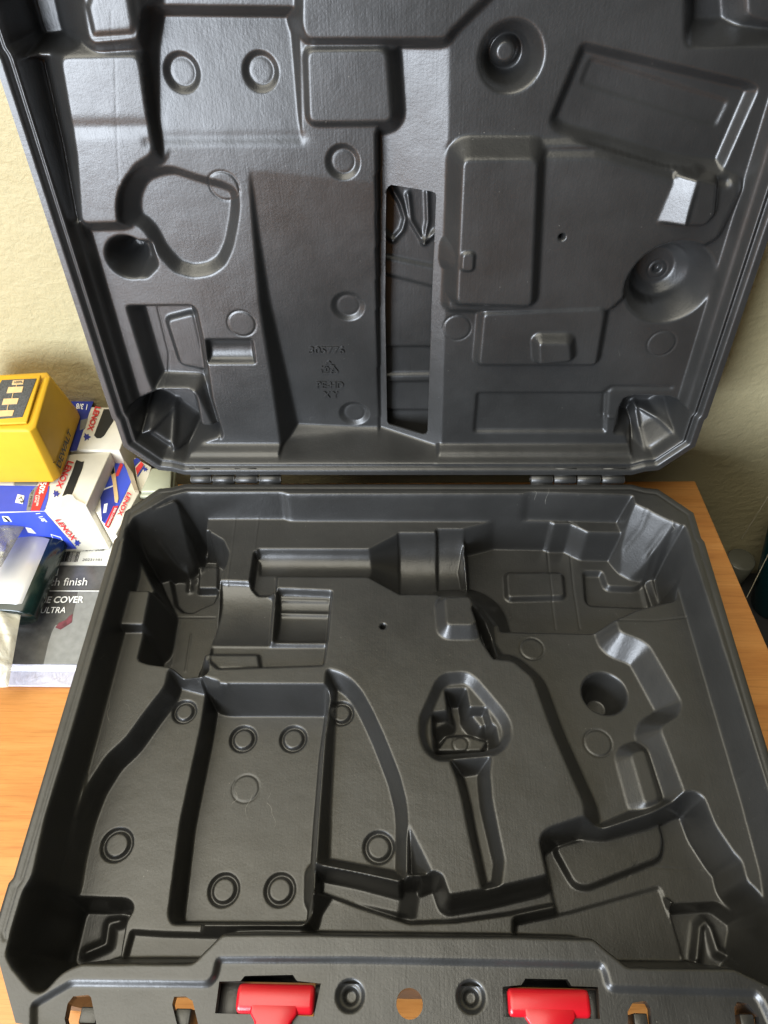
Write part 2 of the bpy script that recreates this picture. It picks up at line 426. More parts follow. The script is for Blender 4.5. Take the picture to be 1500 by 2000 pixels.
 ('clip',[(-173.6,14),(-98.2,13.8),(-93.1,15.9),(90.6,15.6),(96.8,13.6),(172.8,16.5),(186.1,19.1),(208.7,39),(209.6,56.7),(209,71.9),(210.1,110.8),(212.6,208.5),(213.5,240.4),(213.4,278.8),(210.1,306.8),(203.4,321.2),(191.6,340.6),(184.7,337.8),(169.3,330.9),(115.3,331.4),(104.3,322.8),(99.6,318.6),(56.5,318.4),(-80.1,319.1),(-98.5,319.6),(-111.6,333.3),(-170.3,334.3),(-175.3,336),(-180.7,339.1),(-187.3,347.5),(-192.9,346.7),(-206.5,336.5),(-211.7,331),(-212.3,319),(-212.1,300.7),(-209.5,292.3),(-211.9,260.5),(-210.8,206.5),(-210.6,76.9),(-213.6,49.5),(-210.1,38.6),(-199.6,30),(-185.8,18.2)],6.5),
 ('blur',0.55),
 ('ring',(-116.7,187.1,9.6),2.6),
 ('ring',(-80.6,186.7,9.6),2.6),
 ('ring',(-115.7,285.6,9.8),2.6),
 ('ring',(-79.8,285,9.8),2.6),
 ('ring',(-156.2,176.3,8.4),2.6),
 ('ring',(-182.9,264.9,10.1),2.6),
 ('ring',(-44.8,177.6,8.6),2.6),
 ('ring',(-16.7,264.9,9.6),2.6),
 ('cline',(-110.2,222.1,9.2),0.7,0.45),
 ('cline',(92.8,125.6,8.6),0.7,0.45),
 ('cline',(130.1,196.1,9.2),0.7,0.45),
 ('cline',(37.9,195.8,5.3),0.7,0.45),
 ('cutc',(-28.4,346.3,7.4),6,2,3),
 ('cutc',(-28.4,346.3,4.1),10,4,6),
 ('cutc',(33.6,345.7,7.3),6,2,3),
 ('cutc',(33.6,345.7,4),10,4,6),
 ('cutc',(-16.7,117,2.2),40,8,28),
 ('groove',[(209.5,224.2),(210.7,236.6),(209.7,250.7)],-1.2,0.9),
 ('groove',[(-206.3,228),(-205.5,239.1),(-205.7,252.8)],-1.2,0.9),
 ('groove',[(129.8,20.3),(136.5,24),(134.4,64.1),(134.2,100.3)],0.5,0.45),
 ('groove',[(118,21.9),(116,64.2),(115.6,101.3)],0.4,0.45),
 ('groove',[(153.1,110.7),(181.5,111),(208,107.8)],0.4,0.4),
 ('groove',[(-139.3,18),(-137.6,52.5),(-136.9,81.1)],-0.35,0.4),
 ('groove',[(-120.3,17.9),(-119.6,50)],-0.35,0.4),
 ('groove',[(-189.6,89.2),(-152.4,88.9)],0.4,0.4),
 ('groove',[(-180.5,89.1),(-179.2,131.1)],-0.4,0.4),
 ('groove',[(-169,104.7),(-167.6,136.1)],-0.4,0.4),
 ('groove',[(138.7,276.6),(144.3,269.6),(185.9,271.5)],0.3,0.4),
 ('blur',0.35)]
LID_RELIEF=[('profile',[(0,0),(5.2,0),(5.8,4.2),(8,4.2),(8.8,0.6),(10.2,0.5),(12,8.5),(14.2,9.2),(17.2,18),(1000,18)]),
 ('cut',[(-212.9,290.4),(-208,292.8),(-193.5,291.6),(-197.9,241.5),(-206.6,202.2),(-209.1,204.8)],27,2.5,18,1),
 ('raise',[(-188.2,293.2),(-145.5,293.3),(-147.3,270.8),(-149.2,243.7),(-161.7,237.6),(-171.4,226.5),(-178.7,203.6),(-203.4,203.2),(-194.1,244.2)],9,1.1,0,4),
 ('cut',[(-215,293.4),(-208,331.5),(-169.3,330.9),(-175.9,301.6),(-179.3,297.8),(-196.3,293.7)],38,4,16,3),
 ('raise',[(-162.2,332.5),(-139.7,332.1),(-140.9,315),(-141.7,303.2),(-150.1,302.4),(-167.4,301.3),(-166.5,315.3)],3,1.3,0,3),
 ('groove',[(-158.2,328.2),(-165.8,317.5),(-166.3,303.1),(-143.6,304.2),(-141,308.2),(-140,325.8)],1.8,1.6),
 ('cut',[(-143.2,293.9),(-136.9,315.4),(-56.9,313.3),(-60.9,256.7),(-60.6,239.9),(-98.4,225),(-141.2,224.2),(-146.6,238),(-146.4,263.2)],('q',-14.845495,0.001985,0.135321,0.0),1.6,17,4),
 ('groove',[(-150.6,249.4),(-62,249)],0.6,3),
 ('groove',[(-192.9,258.1),(-148.3,258.1)],0.8,4),
 ('raise',[(-52.8,329.9),(52.5,328.3),(22.8,302.4),(20.3,298.7),(-53.4,299.7),(-55.6,305.8)],11,1.6,0,4),
 ('cut',[(-94.9,233.9),(-98,194),(-100.9,140.5),(-100.2,82.6),(-100.2,14.9),(-38.4,11.7),(20,12.7),(27.8,25.1),(25.9,139.7),(22.8,239),(1.5,250.5),(-59.4,239.9)],('q',40.698691,-0.011401,-0.102956,0.0),1.8,18,3),
 ('set',[(-16.1,293.3),(23.5,294),(23.4,239),(25.9,139.7),(27.8,24.1),(21.7,12.7),(-21.9,2.8),(-20.3,131.6),(-18,219)],('q',31.316094,-0.473548,-0.027452,0.000833),2,0,1),
 ('raise',[(-54.2,293.5),(-11.2,293.4),(-8.8,257.8),(-56,257.8)],14,1.4,0,4),
 ('raise',[(28.5,240.8),(109.7,242.7),(117.7,240.9),(159,229),(188.8,224),(197.3,221),(199.2,216.8),(194.4,188.6),(187.6,184.7),(150.2,156.7),(136.7,139.9),(29.1,140.6)],12.5,1.2,0,4),
 ('cut',[(93.5,295.9),(191.2,275.1),(196.8,271.4),(189.2,226.1),(154.2,230.3),(119,240.2),(86.4,248.9),(80.5,255)],24,1.3,17,4),
 ('cut',[(100.8,286.9),(183.8,263.9),(180.1,249.4),(96.8,273.1)],24.9,0.6,24,3),
 ('groove',[(27,241.1),(76.3,241.1),(110.2,241),(119.4,239.4),(159.6,227.5),(191.1,222.5)],3.2,2.4),
 ('raise',[(32.6,239.9),(75.4,239.4),(82.6,147.4),(33.5,149.2)],4,1.6,0,4),
 ('raise',[(170.9,226.2),(183.1,223.2),(186.6,205.4),(183.1,199.1),(170,199.3)],6.5,3,0,2),
 ('raise',[(159.9,227.6),(171.5,226.2),(170.7,199.3),(155,199.2)],('q',77.91721,-0.557531,0.104895,0.0),5,0,0),
 ('raise',[(52.6,137.4),(131.8,140.7),(133.8,136.9),(134.9,97.6),(52.2,97.9)],11.5,1.6,0,3),
 ('raise',[(91.2,119),(112.2,118.9),(115,105.1),(93.9,102.7)],4,1.7,0,2),
 ('cutc',(174.6,156.1,30.3),38,1.7,16),
 ('cutc',(171.4,156.1,20.1),45,1,38),
 ('cutc',(56.7,288.2,18.4),27,1.6,17),
 ('cutc',(56,287.4,12.5),35,2.4,27),
 ('raisec',(54,289.6,5.1),25,2.5),
 ('cut',[(140.3,326.1),(148.2,295.1),(152.1,290.8),(194.4,290.7),(216.2,290.4),(203.5,325.1)],38,2,17,3),
 ('raise',[(175,324.6),(182.4,304.4),(193.6,301.5),(210.1,300.8),(201.7,324.2)],26,1.2,0,2),
 ('cut',[(52.2,70.3),(150.3,70),(156.2,32),(52,32.1)],20.6,1.2,18,3),
 ('groove',[(151.4,47.1),(148.7,70.5),(152.1,74.1),(195.3,73.9)],1.3,1.6),
 ('groove',[(149.9,47.1),(159.2,47.1)],-0.8,1.2),
 ('cut',[(-142.4,237.3),(-155.9,235.7),(-167,231.1),(-175.7,219.7),(-179.6,207.1),(-178.2,197.4),(-171.4,192.7),(-167,177.6),(-157.5,163.3),(-143.6,158.5),(-129.3,160.6),(-117.7,168),(-110,180.6),(-104.1,197.3),(-100.4,211.8),(-102,222),(-110.6,227.2),(-122.6,230.3)],25,1.15,14,5),
 ('cutc',(-183.5,176.7,14.6),48,3,18),
 ('cut',[(-178.9,188),(-165.2,187.9),(-164.5,170.5),(-175.2,161.6),(-186.9,163.5)],30,2,18,3),
 ('cut',[(-193.8,142.3),(-147.9,142),(-145.3,138.5),(-145.1,108.7),(-147.4,64.5),(-144.9,30.4),(-148.4,24.3),(-157.8,71.5),(-186.8,72.9),(-191,71.6),(-192.2,82.9)],33,2.2,18,3),
 ('raise',[(-171.4,124.4),(-151.6,129.5),(-151.2,83.8),(-168.9,88.3)],29,1.6,0,3),
 ('cut',[(-143.2,115.3),(-110.1,115.2),(-110.6,95.8),(-145.6,95.9)],('cy',105.11,10.12,18,7),6,18,0),
 ('cut',[(-213.6,64.2),(-201.6,66.5),(-187.5,72.9),(-163.1,72.4),(-159.2,66.4),(-160.2,40.4),(-155.9,39.4),(-145.5,41.4),(-145.1,29.4),(-172.9,19.1),(-175.8,12.8),(-186.6,3.2),(-214.5,-29.3),(-270.3,4.3),(-232.1,64.7)],44,3,18,2),
 ('raise',[(-184.6,44.5),(-180,38.5),(-183.6,20.2),(-190.4,9.8),(-217.9,32.1),(-220.4,38.1),(-205.2,39.2)],('q',128.542341,0.648653,0.749998,0.0),2.2,0,3),
 ('raise',[(-221.3,31),(-200,42.5),(-180,22.3),(-193.6,7)],13,2,0,2),
 ('groove',[(-184.1,46.5),(-183.9,22.8),(-191.5,9.2)],-3.2,1.8),
 ('groove',[(-184.1,46.5),(-205.4,38.2),(-219.9,32)],-3.2,1.8),
 ('groove',[(-200.5,35),(-187,21.2)],2,1.5),
 ('cut',[(170.5,67.2),(162.7,64.5),(160.7,55.2),(161.9,31),(171.2,30),(183.4,5.8),(216.1,-28.7),(250.8,24.9),(223.1,54.1),(196.4,66.2)],44,3,18,2),
 ('raise',[(180.4,43.5),(177,38.6),(185.6,15.2),(190.5,9.3),(215.4,33.6),(208.4,38.8)],('q',134.053211,-0.670117,0.655279,0.0),2.2,0,3),
 ('raise',[(191,6),(184,17.9),(204.1,36.9),(217.2,30.5)],13,2,0,2),
 ('groove',[(179.9,44.1),(187.9,12.6),(190.6,7.6)],-3.2,1.8),
 ('groove',[(179.9,44.1),(205.6,37.8),(216.9,32)],-3.2,1.8),
 ('groove',[(188.6,14.2),(206.3,30.9)],2,1.5),
 ('clipprofile',9,6),
 ('blur',0.7),
 ('dish',(-127,282.2,10.5),2.6),
 ('dish',(-82.4,282.1,10.4),2.6),
 ('dish',(-38.4,234.7,10.5),2.6),
 ('dish',(-41,135.8,11.9),2.6),
 ('dish',(-41.6,37.1,12.3),2.6),
 ('cline',(-113.1,220.5,9.8),0.6,0.5),
 ('cline',(-115.5,128.1,9.7),0.6,0.5),
 ('cline',(35.4,124,9.6),0.6,0.5),
 ('cline',(179.9,110.8,9.7),0.6,0.5),
 ('cline',(173.7,153.5,6.3),0.6,0.5),
 ('cline',(-185.4,172.3,3.6),0.6,0.5),
 ('cutc',(97.8,190.1,2.2),24,8,12),
 ('cutc',(173.3,153.9,3.2),48,2,45),
 ('raise',[(35.6,183.9),(42,183.8),(42,173.3),(35.5,173.4)],2,1.2,0,2),
 ('groove',[(-177.5,133.1),(-177.6,95.6),(-185.3,63.8)],0.5,0.5),
 ('groove',[(-152.9,314.5),(-166.3,260.8),(-178.3,205.3)],0.12,0.35),
 ('blur',0.35)]
FLANGE_HOLES=[[(8.9,349.1),(8.82,350.16),(8.57,351.2),(8.16,352.19),(7.6,353.1),(6.91,353.91),(6.1,354.6),(5.19,355.16),(4.2,355.57),(3.16,355.82),(2.1,355.9),(1.04,355.82),(-0.0,355.57),(-0.99,355.16),(-1.9,354.6),(-2.71,353.91),(-3.4,353.1),(-3.96,352.19),(-4.37,351.2),(-4.62,350.16),(-4.7,349.1),(-4.62,348.04),(-4.37,347),(-3.96,346.01),(-3.4,345.1),(-2.71,344.29),(-1.9,343.6),(-0.99,343.04),(-0.0,342.63),(1.04,342.38),(2.1,342.3),(3.16,342.38),(4.2,342.63),(5.19,343.04),(6.1,343.6),(6.91,344.29),(7.6,345.1),(8.16,346.01),(8.57,347),(8.82,348.04)],
 [(-97.1,341.2),(-85.9,340.8),(-84.1,338.5),(-58.9,337.6),(-56.5,340.3),(-43.9,341.2),(-46.5,355.4),(-97.1,355)],
 [(49.9,341),(59.7,340.1),(62.1,337.2),(83.7,337.2),(85.4,340.1),(99,340.3),(97.9,353.9),(49.6,353.9)],
 [(-173.7,358.7),(-174,352.2),(-171.9,349),(-164.4,348.2),(-162.5,349.3),(-156.6,361),(-172.4,361)],
 [(-119.8,351.7),(-119.4,348.3),(-113.6,348),(-109.5,349.9),(-104.3,361),(-115.2,361)],
 [(112.3,350.4),(115.5,346.7),(122.4,345.9),(123.9,348.7),(122.9,361),(110.5,361)],
 [(166.1,347.9),(168.3,345.3),(173.2,346.1),(177.3,351.4),(176.1,361),(163.8,361)]]
LID_SLOT=[(-13.1,214),
 (-11.7,216.6),
 (-9.8,217.8),
 (15.9,216.1),
 (17.8,215.1),
 (18.2,212.6),
 (17.3,138),
 (16.9,30.5),
 (15.7,27),
 (13.7,25.8),
 (-13.8,26.8),
 (-15.4,28.9),
 (-15.2,132)]
LID_SLOT_DEPTH=[29.3,
 28.8,
 28.2,
 20.7,
 20.2,
 20.1,
 21.3,
 22.9,
 23.5,
 24.4,
 36.8,
 37.5,
 33.2]
PANEL_OUT=[(-46.6,231.6),
 (43.3,230.6),
 (59,-4.7),
 (-62.1,-4.7)]
PANEL_RELIEF=[('profile',[(0,44),(2000,44)]),
 ('groove',[(-12.4,215.7),(-3.9,201.1),(-0.8,191),(-2.9,183.1),(-9.1,176.2)],-2.6,1.3),
 ('groove',[(0.8,206.6),(2.9,189.3),(11.7,174.6)],-2.6,1.2),
 ('groove',[(11.7,174.6),(19.1,181.5)],-3.4,1.4),
 ('groove',[(-9.1,176.2),(-18.7,184.3)],-2.6,1.2),
 ('groove',[(13.1,208.4),(14.2,189.2),(11.7,174.6)],-2.6,1.2),
 ('raise',[(-19.1,165.2),(23.4,155.6),(23.1,142.3),(-19.3,154.1)],42,1.2,0,1),
 ('cut',[(-20.7,94.4),(25.5,94.2),(29.3,-16.9),(-23.3,-16.9)],47,1.5,44,1),
 ('raise',[(-21.4,67.1),(26.4,67.8),(26.6,63.6),(-21.5,62.9)],44.5,1,0,1),
 ('cut',[(-22.2,34.2),(27.6,34),(29.4,-19.4),(-23.4,-19.4)],49,1.5,47,1),
 ('blur',0.8)]


def round_poly(p, r):
    if r <= 0: return np.array(p, float)
    p = np.array(p, float); n = len(p); out = []
    for i in range(n):
        a, b, c = p[i - 1], p[i], p[(i + 1) % n]
        la, lc = np.linalg.norm(a - b), np.linalg.norm(c - b)
        if la < 1e-6 or lc < 1e-6: continue
        t = min(r, la * .45, lc * .45)
        s, e = b + (a - b) * t / la, b + (c - b) * t / lc
        for k in (0, .33, .67, 1):
            out.append((1 - k) ** 2 * s + 2 * k * (1 - k) * b + k * k * e)
    return np.array(out)

def seg_dist(X, Y, a, b):
    dx, dy = b[0] - a[0], b[1] - a[1]
    L2 = dx * dx + dy * dy + 1e-12
    t = np.clip(((X - a[0]) * dx + (Y - a[1]) * dy) / L2, 0, 1)
    return (X - a[0] - t * dx) ** 2 + (Y - a[1] - t * dy) ** 2

def poly_sd(X, Y, P):
    """signed distance in mm, positive inside"""
    d = np.full(X.shape, 1e9, np.float32); ins = np.zeros(X.shape, bool)
    n = len(P)
    for i in range(n):
        a, b = P[i], P[(i + 1) % n]
        np.minimum(d, seg_dist(X, Y, a, b), out=d)
        if a[1] != b[1]:
            c = ((a[1] > Y) != (b[1] > Y)) & (X < (b[0] - a[0]) * (Y - a[1]) / (b[1] - a[1]) + a[0])
            ins ^= c
    return np.where(ins, 1, -1) * np.sqrt(d)

def level(fl, X, Y):
    if not isinstance(fl, tuple): return np.float32(fl)
    if fl[0] == 'q': return fl[1] + fl[2] * X + fl[3] * Y + fl[4] * X * Y
    if fl[0] == 'cone':
        _, xa, ya, ha, sa, xb, yb, hb, sb, top = fl
        t = np.clip((X - xa) / (xb - xa), 0, 1)
        return top + (sa + (sb - sa) * t) * np.sqrt(np.clip(1 - ((Y - ya - (yb - ya) * t) / (ha + (hb - ha) * t)) ** 2, 0, 1))
    if fl[0] == 'cy':
        _, y0, hw, top, sag = fl
        return top + sag * np.sqrt(np.clip(1 - ((Y - y0) / hw) ** 2, 0, 1))

def blur(A, s, h):
    s = s / h; r = int(math.ceil(3 * s))
    k = np.exp(-.5 * (np.arange(-r, r + 1) / s) ** 2); k /= k.sum()
    B = np.pad(A, ((r, r), (0, 0)), mode='edge')
    A = sum(k[i] * B[i:i + A.shape[0]] for i in range(2 * r + 1))
    B = np.pad(A, ((0, 0), (r, r)), mode='edge')
    return sum(k[i] * B[:, i:i + A.shape[1]] for i in range(2 * r + 1))

def relief(ops, X, Y, sd_out, h):
    D = np.zeros(X.shape, np.float32)
    x0, y0 = X[0, 0], Y[0, 0]
    def win(P, m):
        P = np.asarray(P)
        i0 = max(0, int((P[:, 0].min() - m - x0) / h)); i1 = min(X.shape[1], int((P[:, 0].max() + m - x0) / h) + 2)
        j0 = max(0, int((P[:, 1].min() - m - y0) / h)); j1 = min(X.shape[0], int((P[:, 1].max() + m - y0) / h) + 2)
        return slice(j0, j1), slice(i0, i1)
    for op in ops:
        t = op[0]
        if t in ('cut', 'raise', 'set'):
            _, poly, fl, k, top, r = op
            P = round_poly(poly, r)
            W = win(P, 0.5 if t != 'raise' else 70 / k)
            if W[0].stop <= W[0].start or W[1].stop <= W[1].start: continue
            x, y = X[W], Y[W]
            sd = poly_sd(x, y, P)
            L = level(fl, x, y)
            if t == 'cut': D[W] = np.where(sd > 0, np.maximum(D[W], np.minimum(L, top + k * sd)), D[W])
            elif t == 'raise': D[W] = np.minimum(D[W], L + k * np.maximum(0, -sd))
            else: D[W] = np.where(sd > 0, L, D[W])
        elif t in ('cutc', 'raisec'):
            cx, cy_, r = op[1]
            W = win([(cx - r, cy_ - r), (cx + r, cy_ + r)], 3 if t == 'cutc' else 25)
            sd = r - np.hypot(X[W] - cx, Y[W] - cy_)
            if t == 'cutc': D[W] = np.where(sd > 0, np.maximum(D[W], np.minimum(op[2], op[4] + op[3] * sd)), D[W])
            else: D[W] = np.minimum(D[W], op[2] + op[3] * np.maximum(0, -sd))
        elif t in ('groove', 'cline', 'ring', 'dish'):
            if t == 'groove':
                P = op[1]; W = win(P, op[3] * 4)
                d2 = np.full(X[W].shape, 1e9)
                for a, b in zip(P[:-1], P[1:]): d2 = np.minimum(d2, seg_dist(X[W], Y[W], a, b))
                D[W] += op[2] * np.exp(-d2 / op[3] ** 2)
            else:
                cx, cy_, r = op[1]
                W = win([(cx - r, cy_ - r), (cx + r, cy_ + r)], 4)
                q = np.hypot(X[W] - cx, Y[W] - cy_)
                if t == 'dish': D[W] += op[2] * np.clip((r - q) / (.30 * r), 0, 1) - .25 * np.clip((r * .66 - q) / 1.5, 0, 1)
                elif t == 'cline': D[W] += op[2] * np.exp(-((q - r) / op[3]) ** 2) - .15 * (q < r)
                else:
                    D[W] += op[2] * np.clip((r * 1.03 - q) / 1.1, 0, 1) - op[2] * np.clip((r * .80 - q) / 1.2, 0, 1)
        elif t == 'profile':
            a = np.array(op[1]); D = np.interp(sd_out, a[:, 0], a[:, 1]).astype(np.float32); prof = D.copy()
        elif t == 'mark': mark = D.copy()
        elif t == 'clip':
            W = win(op[1], 1)
            sd = np.full(X.shape, -5., np.float32); sd[W] = poly_sd(X[W], Y[W], round_poly(op[1], 2.5))
            D = np.where(sd > 0, np.maximum(np.minimum(D, op[2] * sd + mark * (sd < .6)), 0.0), mark)
            D = np.where((sd <= 0) & (Y < 325), np.interp(sd_out, [0, .8, 4.6, 5.1, 5.7, 6.2], [.9, 0, 0, .7, .7, 0]), D)
        elif t == 'clipprofile':
            D = np.where(sd_out < op[1], prof, np.minimum(D, prof[...] * 0 + np.maximum(prof, 1 + op[2] * np.maximum(0, sd_out - op[1] - 1.5))))
        elif t == 'blur':
            D = blur(D, op[1], h)
    return D

def shell(name, ops, outline, holes, h, mat, parent):
    P = np.array(outline, float)
    x0, y0, x1, y1 = P[:, 0].min() - h, P[:, 1].min() - h, P[:, 0].max() + h, P[:, 1].max() + h
    xs, ys = np.arange(x0, x1 + h, h), np.arange(y0, y1 + h, h)
    X, Y = np.meshgrid(xs, ys)
    sd_out = poly_sd(X, Y, P)
    D = relief(ops, X, Y, sd_out, h)
    ny, nx = X.shape
    Xc, Yc = (X[:-1, :-1] + h / 2), (Y[:-1, :-1] + h / 2)
    keep = poly_sd(Xc, Yc, P) > 0
    for hl in holes:
        Q = np.array(hl, float)
        i0, i1 = max(0, int((Q[:, 0].min() - x0) / h) - 2), int((Q[:, 0].max() - x0) / h) + 3
        j0, j1 = max(0, int((Q[:, 1].min() - y0) / h) - 2), int((Q[:, 1].max() - y0) / h) + 3
        keep[j0:j1, i0:i1] &= ~(poly_sd(Xc[j0:j1, i0:i1], Yc[j0:j1, i0:i1], Q) > 0)
    # snap boundary vertices to the exact outlines
    cnt = np.zeros(X.shape, int)
    for dj in (0, 1):
        for di in (0, 1):
            cnt[dj:dj + ny - 1, di:di + nx - 1] += keep
    bj, bi = np.where((cnt > 0) & (cnt < 4))
    PX, PY = X[bj, bi].copy(), Y[bj, bi].copy()
    best = np.full(len(bj), 1e9); NX, NY = PX.copy(), PY.copy()
    for Q in [P] + [np.array(q, float) for q in holes]:
        for i in range(len(Q)):
            a, b = Q[i], Q[(i + 1) % len(Q)]
            d = b - a; t = np.clip(((PX - a[0]) * d[0] + (PY - a[1]) * d[1]) / (d @ d + 1e-12), 0, 1)
            qx, qy = a[0] + t * d[0], a[1] + t * d[1]
            dd = np.hypot(PX - qx, PY - qy); m = dd < best
            best[m] = dd[m]; NX[m] = qx[m]; NY[m] = qy[m]
    ok = best < h * 1.2
    X[bj[ok], bi[ok]] = NX[ok]; Y[bj[ok], bi[ok]] = NY[ok]
    idx = -np.ones(X.shape, np.int64); used = cnt > 0
    idx[used] = np.arange(used.sum())
    sgn = -1.0 if name == 'base_shell' else 1.0
    co = np.stack([X[used], sgn * Y[used], -D[used]], -1) / 1000
    a, b, c, d = idx[:-1, :-1][keep], idx[:-1, 1:][keep], idx[1:, 1:][keep], idx[1:, :-1][keep]
    f = np.stack([a, b, c, d] if sgn > 0 else [d, c, b, a], -1)
    me = bpy.data.meshes.new(name)
    me.vertices.add(len(co)); me.vertices.foreach_set('co', co.astype(np.float32).ravel())
    me.loops.add(f.size); me.loops.foreach_set('vertex_index', f.ravel().astype(np.int32))
    me.polygons.add(len(f)); me.polygons.foreach_set('loop_start', np.arange(0, f.size, 4, dtype=np.int32))
    me.polygons.foreach_set('use_smooth', np.ones(len(f), bool))
    me.update(calc_edges=True)
    o = link(name, me, mat, parent)
    def depth(x, y):
        j = int(round((y - y0) / h)); i = int(round((x - x0) / h))
        return float(D[min(max(j, 0), ny - 1), min(max(i, 0), nx - 1)])
    return o, depth

# ------------------------------------------------------------------ the setting
wall = pymesh('wall', [(-3, .10, -1.2), (3, .10, -1.2), (3, .10, 2.4), (-3, .10, 2.4), (-3, .2, -1.2), (3, .2, -1.2), (3, .2, 2.4), (-3, .2, 2.4)],
              [(0, 1, 2, 3), (7, 6, 5, 4), (0, 4, 5, 1), (3, 2, 6, 7), (1, 5, 6, 2), (0, 3, 7, 4)], M_WALL)
tag(wall, kind='structure')
floor = pymesh('floor', [(-3, -3, -.75), (3, -3, -.75), (3, .099, -.75), (-3, .099, -.75)], [(0, 1, 2, 3)], M_DARK)
tag(floor, kind='structure')

# table: thick laminated board on legs
tb = thing('table', 'orange wood laminate table standing against the cream wall under the open case', 'table', (-.5, -.5, -.75))
tx = Vector((0.2706, 0.0709)); ty = Vector((0.2869, -0.1014))
ed = (ty - tx).normalized()
far = tx + ed * 1.0
board = prism('table_top', [(-1.4, .0560), (-1.4, -.95), (far.x, -.95), (tx.x, tx.y)], -.028, 0.0, M_WOOD, None, 0.0012)
board.parent = tb; board.matrix_parent_inverse = Matrix.Translation((.5, .5, .75))
for lx, ly in ((-1.3, 0.0), (-1.3, -.85), (.2, 0.0), (.28, -.85)):
    lg = prism('leg', [(lx, ly), (lx, ly - .05), (lx + .05, ly - .05), (lx + .05, ly)], -.75, -.029, M_WOOD, None, 0.002)
    lg.parent = tb; lg.matrix_parent_inverse = Matrix.Translation((.5, .5, .75))

# ------------------------------------------------------------------ the case
case = thing('tool_case', 'open empty black moulded plastic tool case lying on the orange table', 'tool case', (0, 0, H))
GRID = 0.62
base, bdepth = shell('base_shell', BASE_RELIEF, OUTLINE, FLANGE_HOLES, GRID, M_CASE, case)
lid, ldepth = shell('lid_shell', LID_RELIEF, OUTLINE, [LID_SLOT], GRID, M_LID, case)
panel, pdepth = shell('inner_panel', PANEL_RELIEF, PANEL_OUT, [], 0.7, M_LID, lid)
ca, sa = math.cos(LID_ANGLE), math.sin(LID_ANGLE)
lidM = Matrix(((1, 0, 0, 0), (0, -ca, -sa, 0), (0, sa, -ca, 0), (0, 0, 0, 1)))
lid.matrix_local = lidM

def offset_poly(P, d):
    P = [Vector(p) for p in P]; n = len(P); out = []
    for i in range(n):
        a, b, c = P[i - 1], P[i], P[(i + 1) % n]
        n1 = Vector(((b - a).y, -(b - a).x)).normalized(); n2 = Vector(((c - b).y, -(c - b).x)).normalized()
        nn = (n1 + n2).normalized(); out.append(b + nn * (d / max(.4, nn.dot(n1))))
    return out

def skirt(name, levels, sgn, parent, mat, cap=True):
    """stack of rings [(polygon, depth mm)] joined by walls, closed by a last face"""
    n = len(levels[0][0]); vs = []; fs = []
    for P, d in levels: vs += [(p[0] / 1000, sgn * p[1] / 1000, -d / 1000) for p in P]
    for l in range(len(levels) - 1):
        for i in range(n):
            j = (i + 1) % n; fs.append((l * n + i, l * n + j, (l + 1) * n + j, (l + 1) * n + i))
    if cap: fs.append(tuple(range((len(levels) - 1) * n, len(levels) * n)))
    me = bpy.data.meshes.new(name); me.from_pydata(vs, [], fs); me.validate(); me.update()
    import bmesh
    bm = bmesh.new(); bm.from_mesh(me); bmesh.ops.recalc_face_normals(bm, faces=bm.faces); bm.to_mesh(me); bm.free()
    return link(name, me, mat, parent)

IN = [(p[0] * .975, p[1] if p[1] < 300 else min(p[1], 352)) for p in OUTLINE]
IN2 = [(p[0] * .975, p[1] + (2 if p[1] < 40 else 0) if p[1] < 300 else min(p[1], 350)) for p in OUTLINE]
FR = [(x, (340 if (abs(x) < 160) else y)) for x, y in IN2]
skirt('outer_body', [(OUTLINE, .8), (OUTLINE, 11)], -1, case, M_CASE, False).name = 'flange_edge'
BODY = [(190, 14), (214, 35), (215, 60), (215, 290), (215, 322), (203, 350), (178, 352), (170, 341), (-170, 341), (-178, 352), (-203, 350), (-215, 322), (-215, 290), (-215, 60), (-214, 35), (-190, 14)]
skirt('outer_body', [(BODY, 3.5), (BODY, 78), ([(x * .97, 16 + (y - 16) * .98) for x, y in BODY], 84.6)], -1, case, M_CASE)
for hl in FLANGE_HOLES:
    skirt('hole_lip', [(hl, 3), (hl, 9)], -1, case, M_CASE, False)
n_ = len(LID_SLOT); vs_ = [(x / 1000, y / 1000, -(d + .1) / 1000) for (x, y), d in zip(LID_SLOT, LID_SLOT_DEPTH)]
vs_ += [(x / 1000, y / 1000, -(d + 1.6) / 1000) for (x, y), d in zip(LID_SLOT, LID_SLOT_DEPTH)]
cx_ = sum(p[0] for p in LID_SLOT) / n_; cy_ = sum(p[1] for p in LID_SLOT) / n_
pymesh('slot_lip', vs_, [(i, (i + 1) % n_, n_ + (i + 1) % n_, n_ + i) for i in range(n_)], M_CASE, lid)
lf = skirt('flange_edge', [(OUTLINE, 0), (OUTLINE, 11)], 1, lid, M_CASE, False)
LB = [(x * .972, 14 + (y - 14) * .975) for x, y in OUTLINE]
lb = skirt('outer_body', [(LB, 10), (LB, 48), ([(x * .97, 20 + (y - 20) * .98) for x, y in LB], 54)], 1, lid, M_CASE)

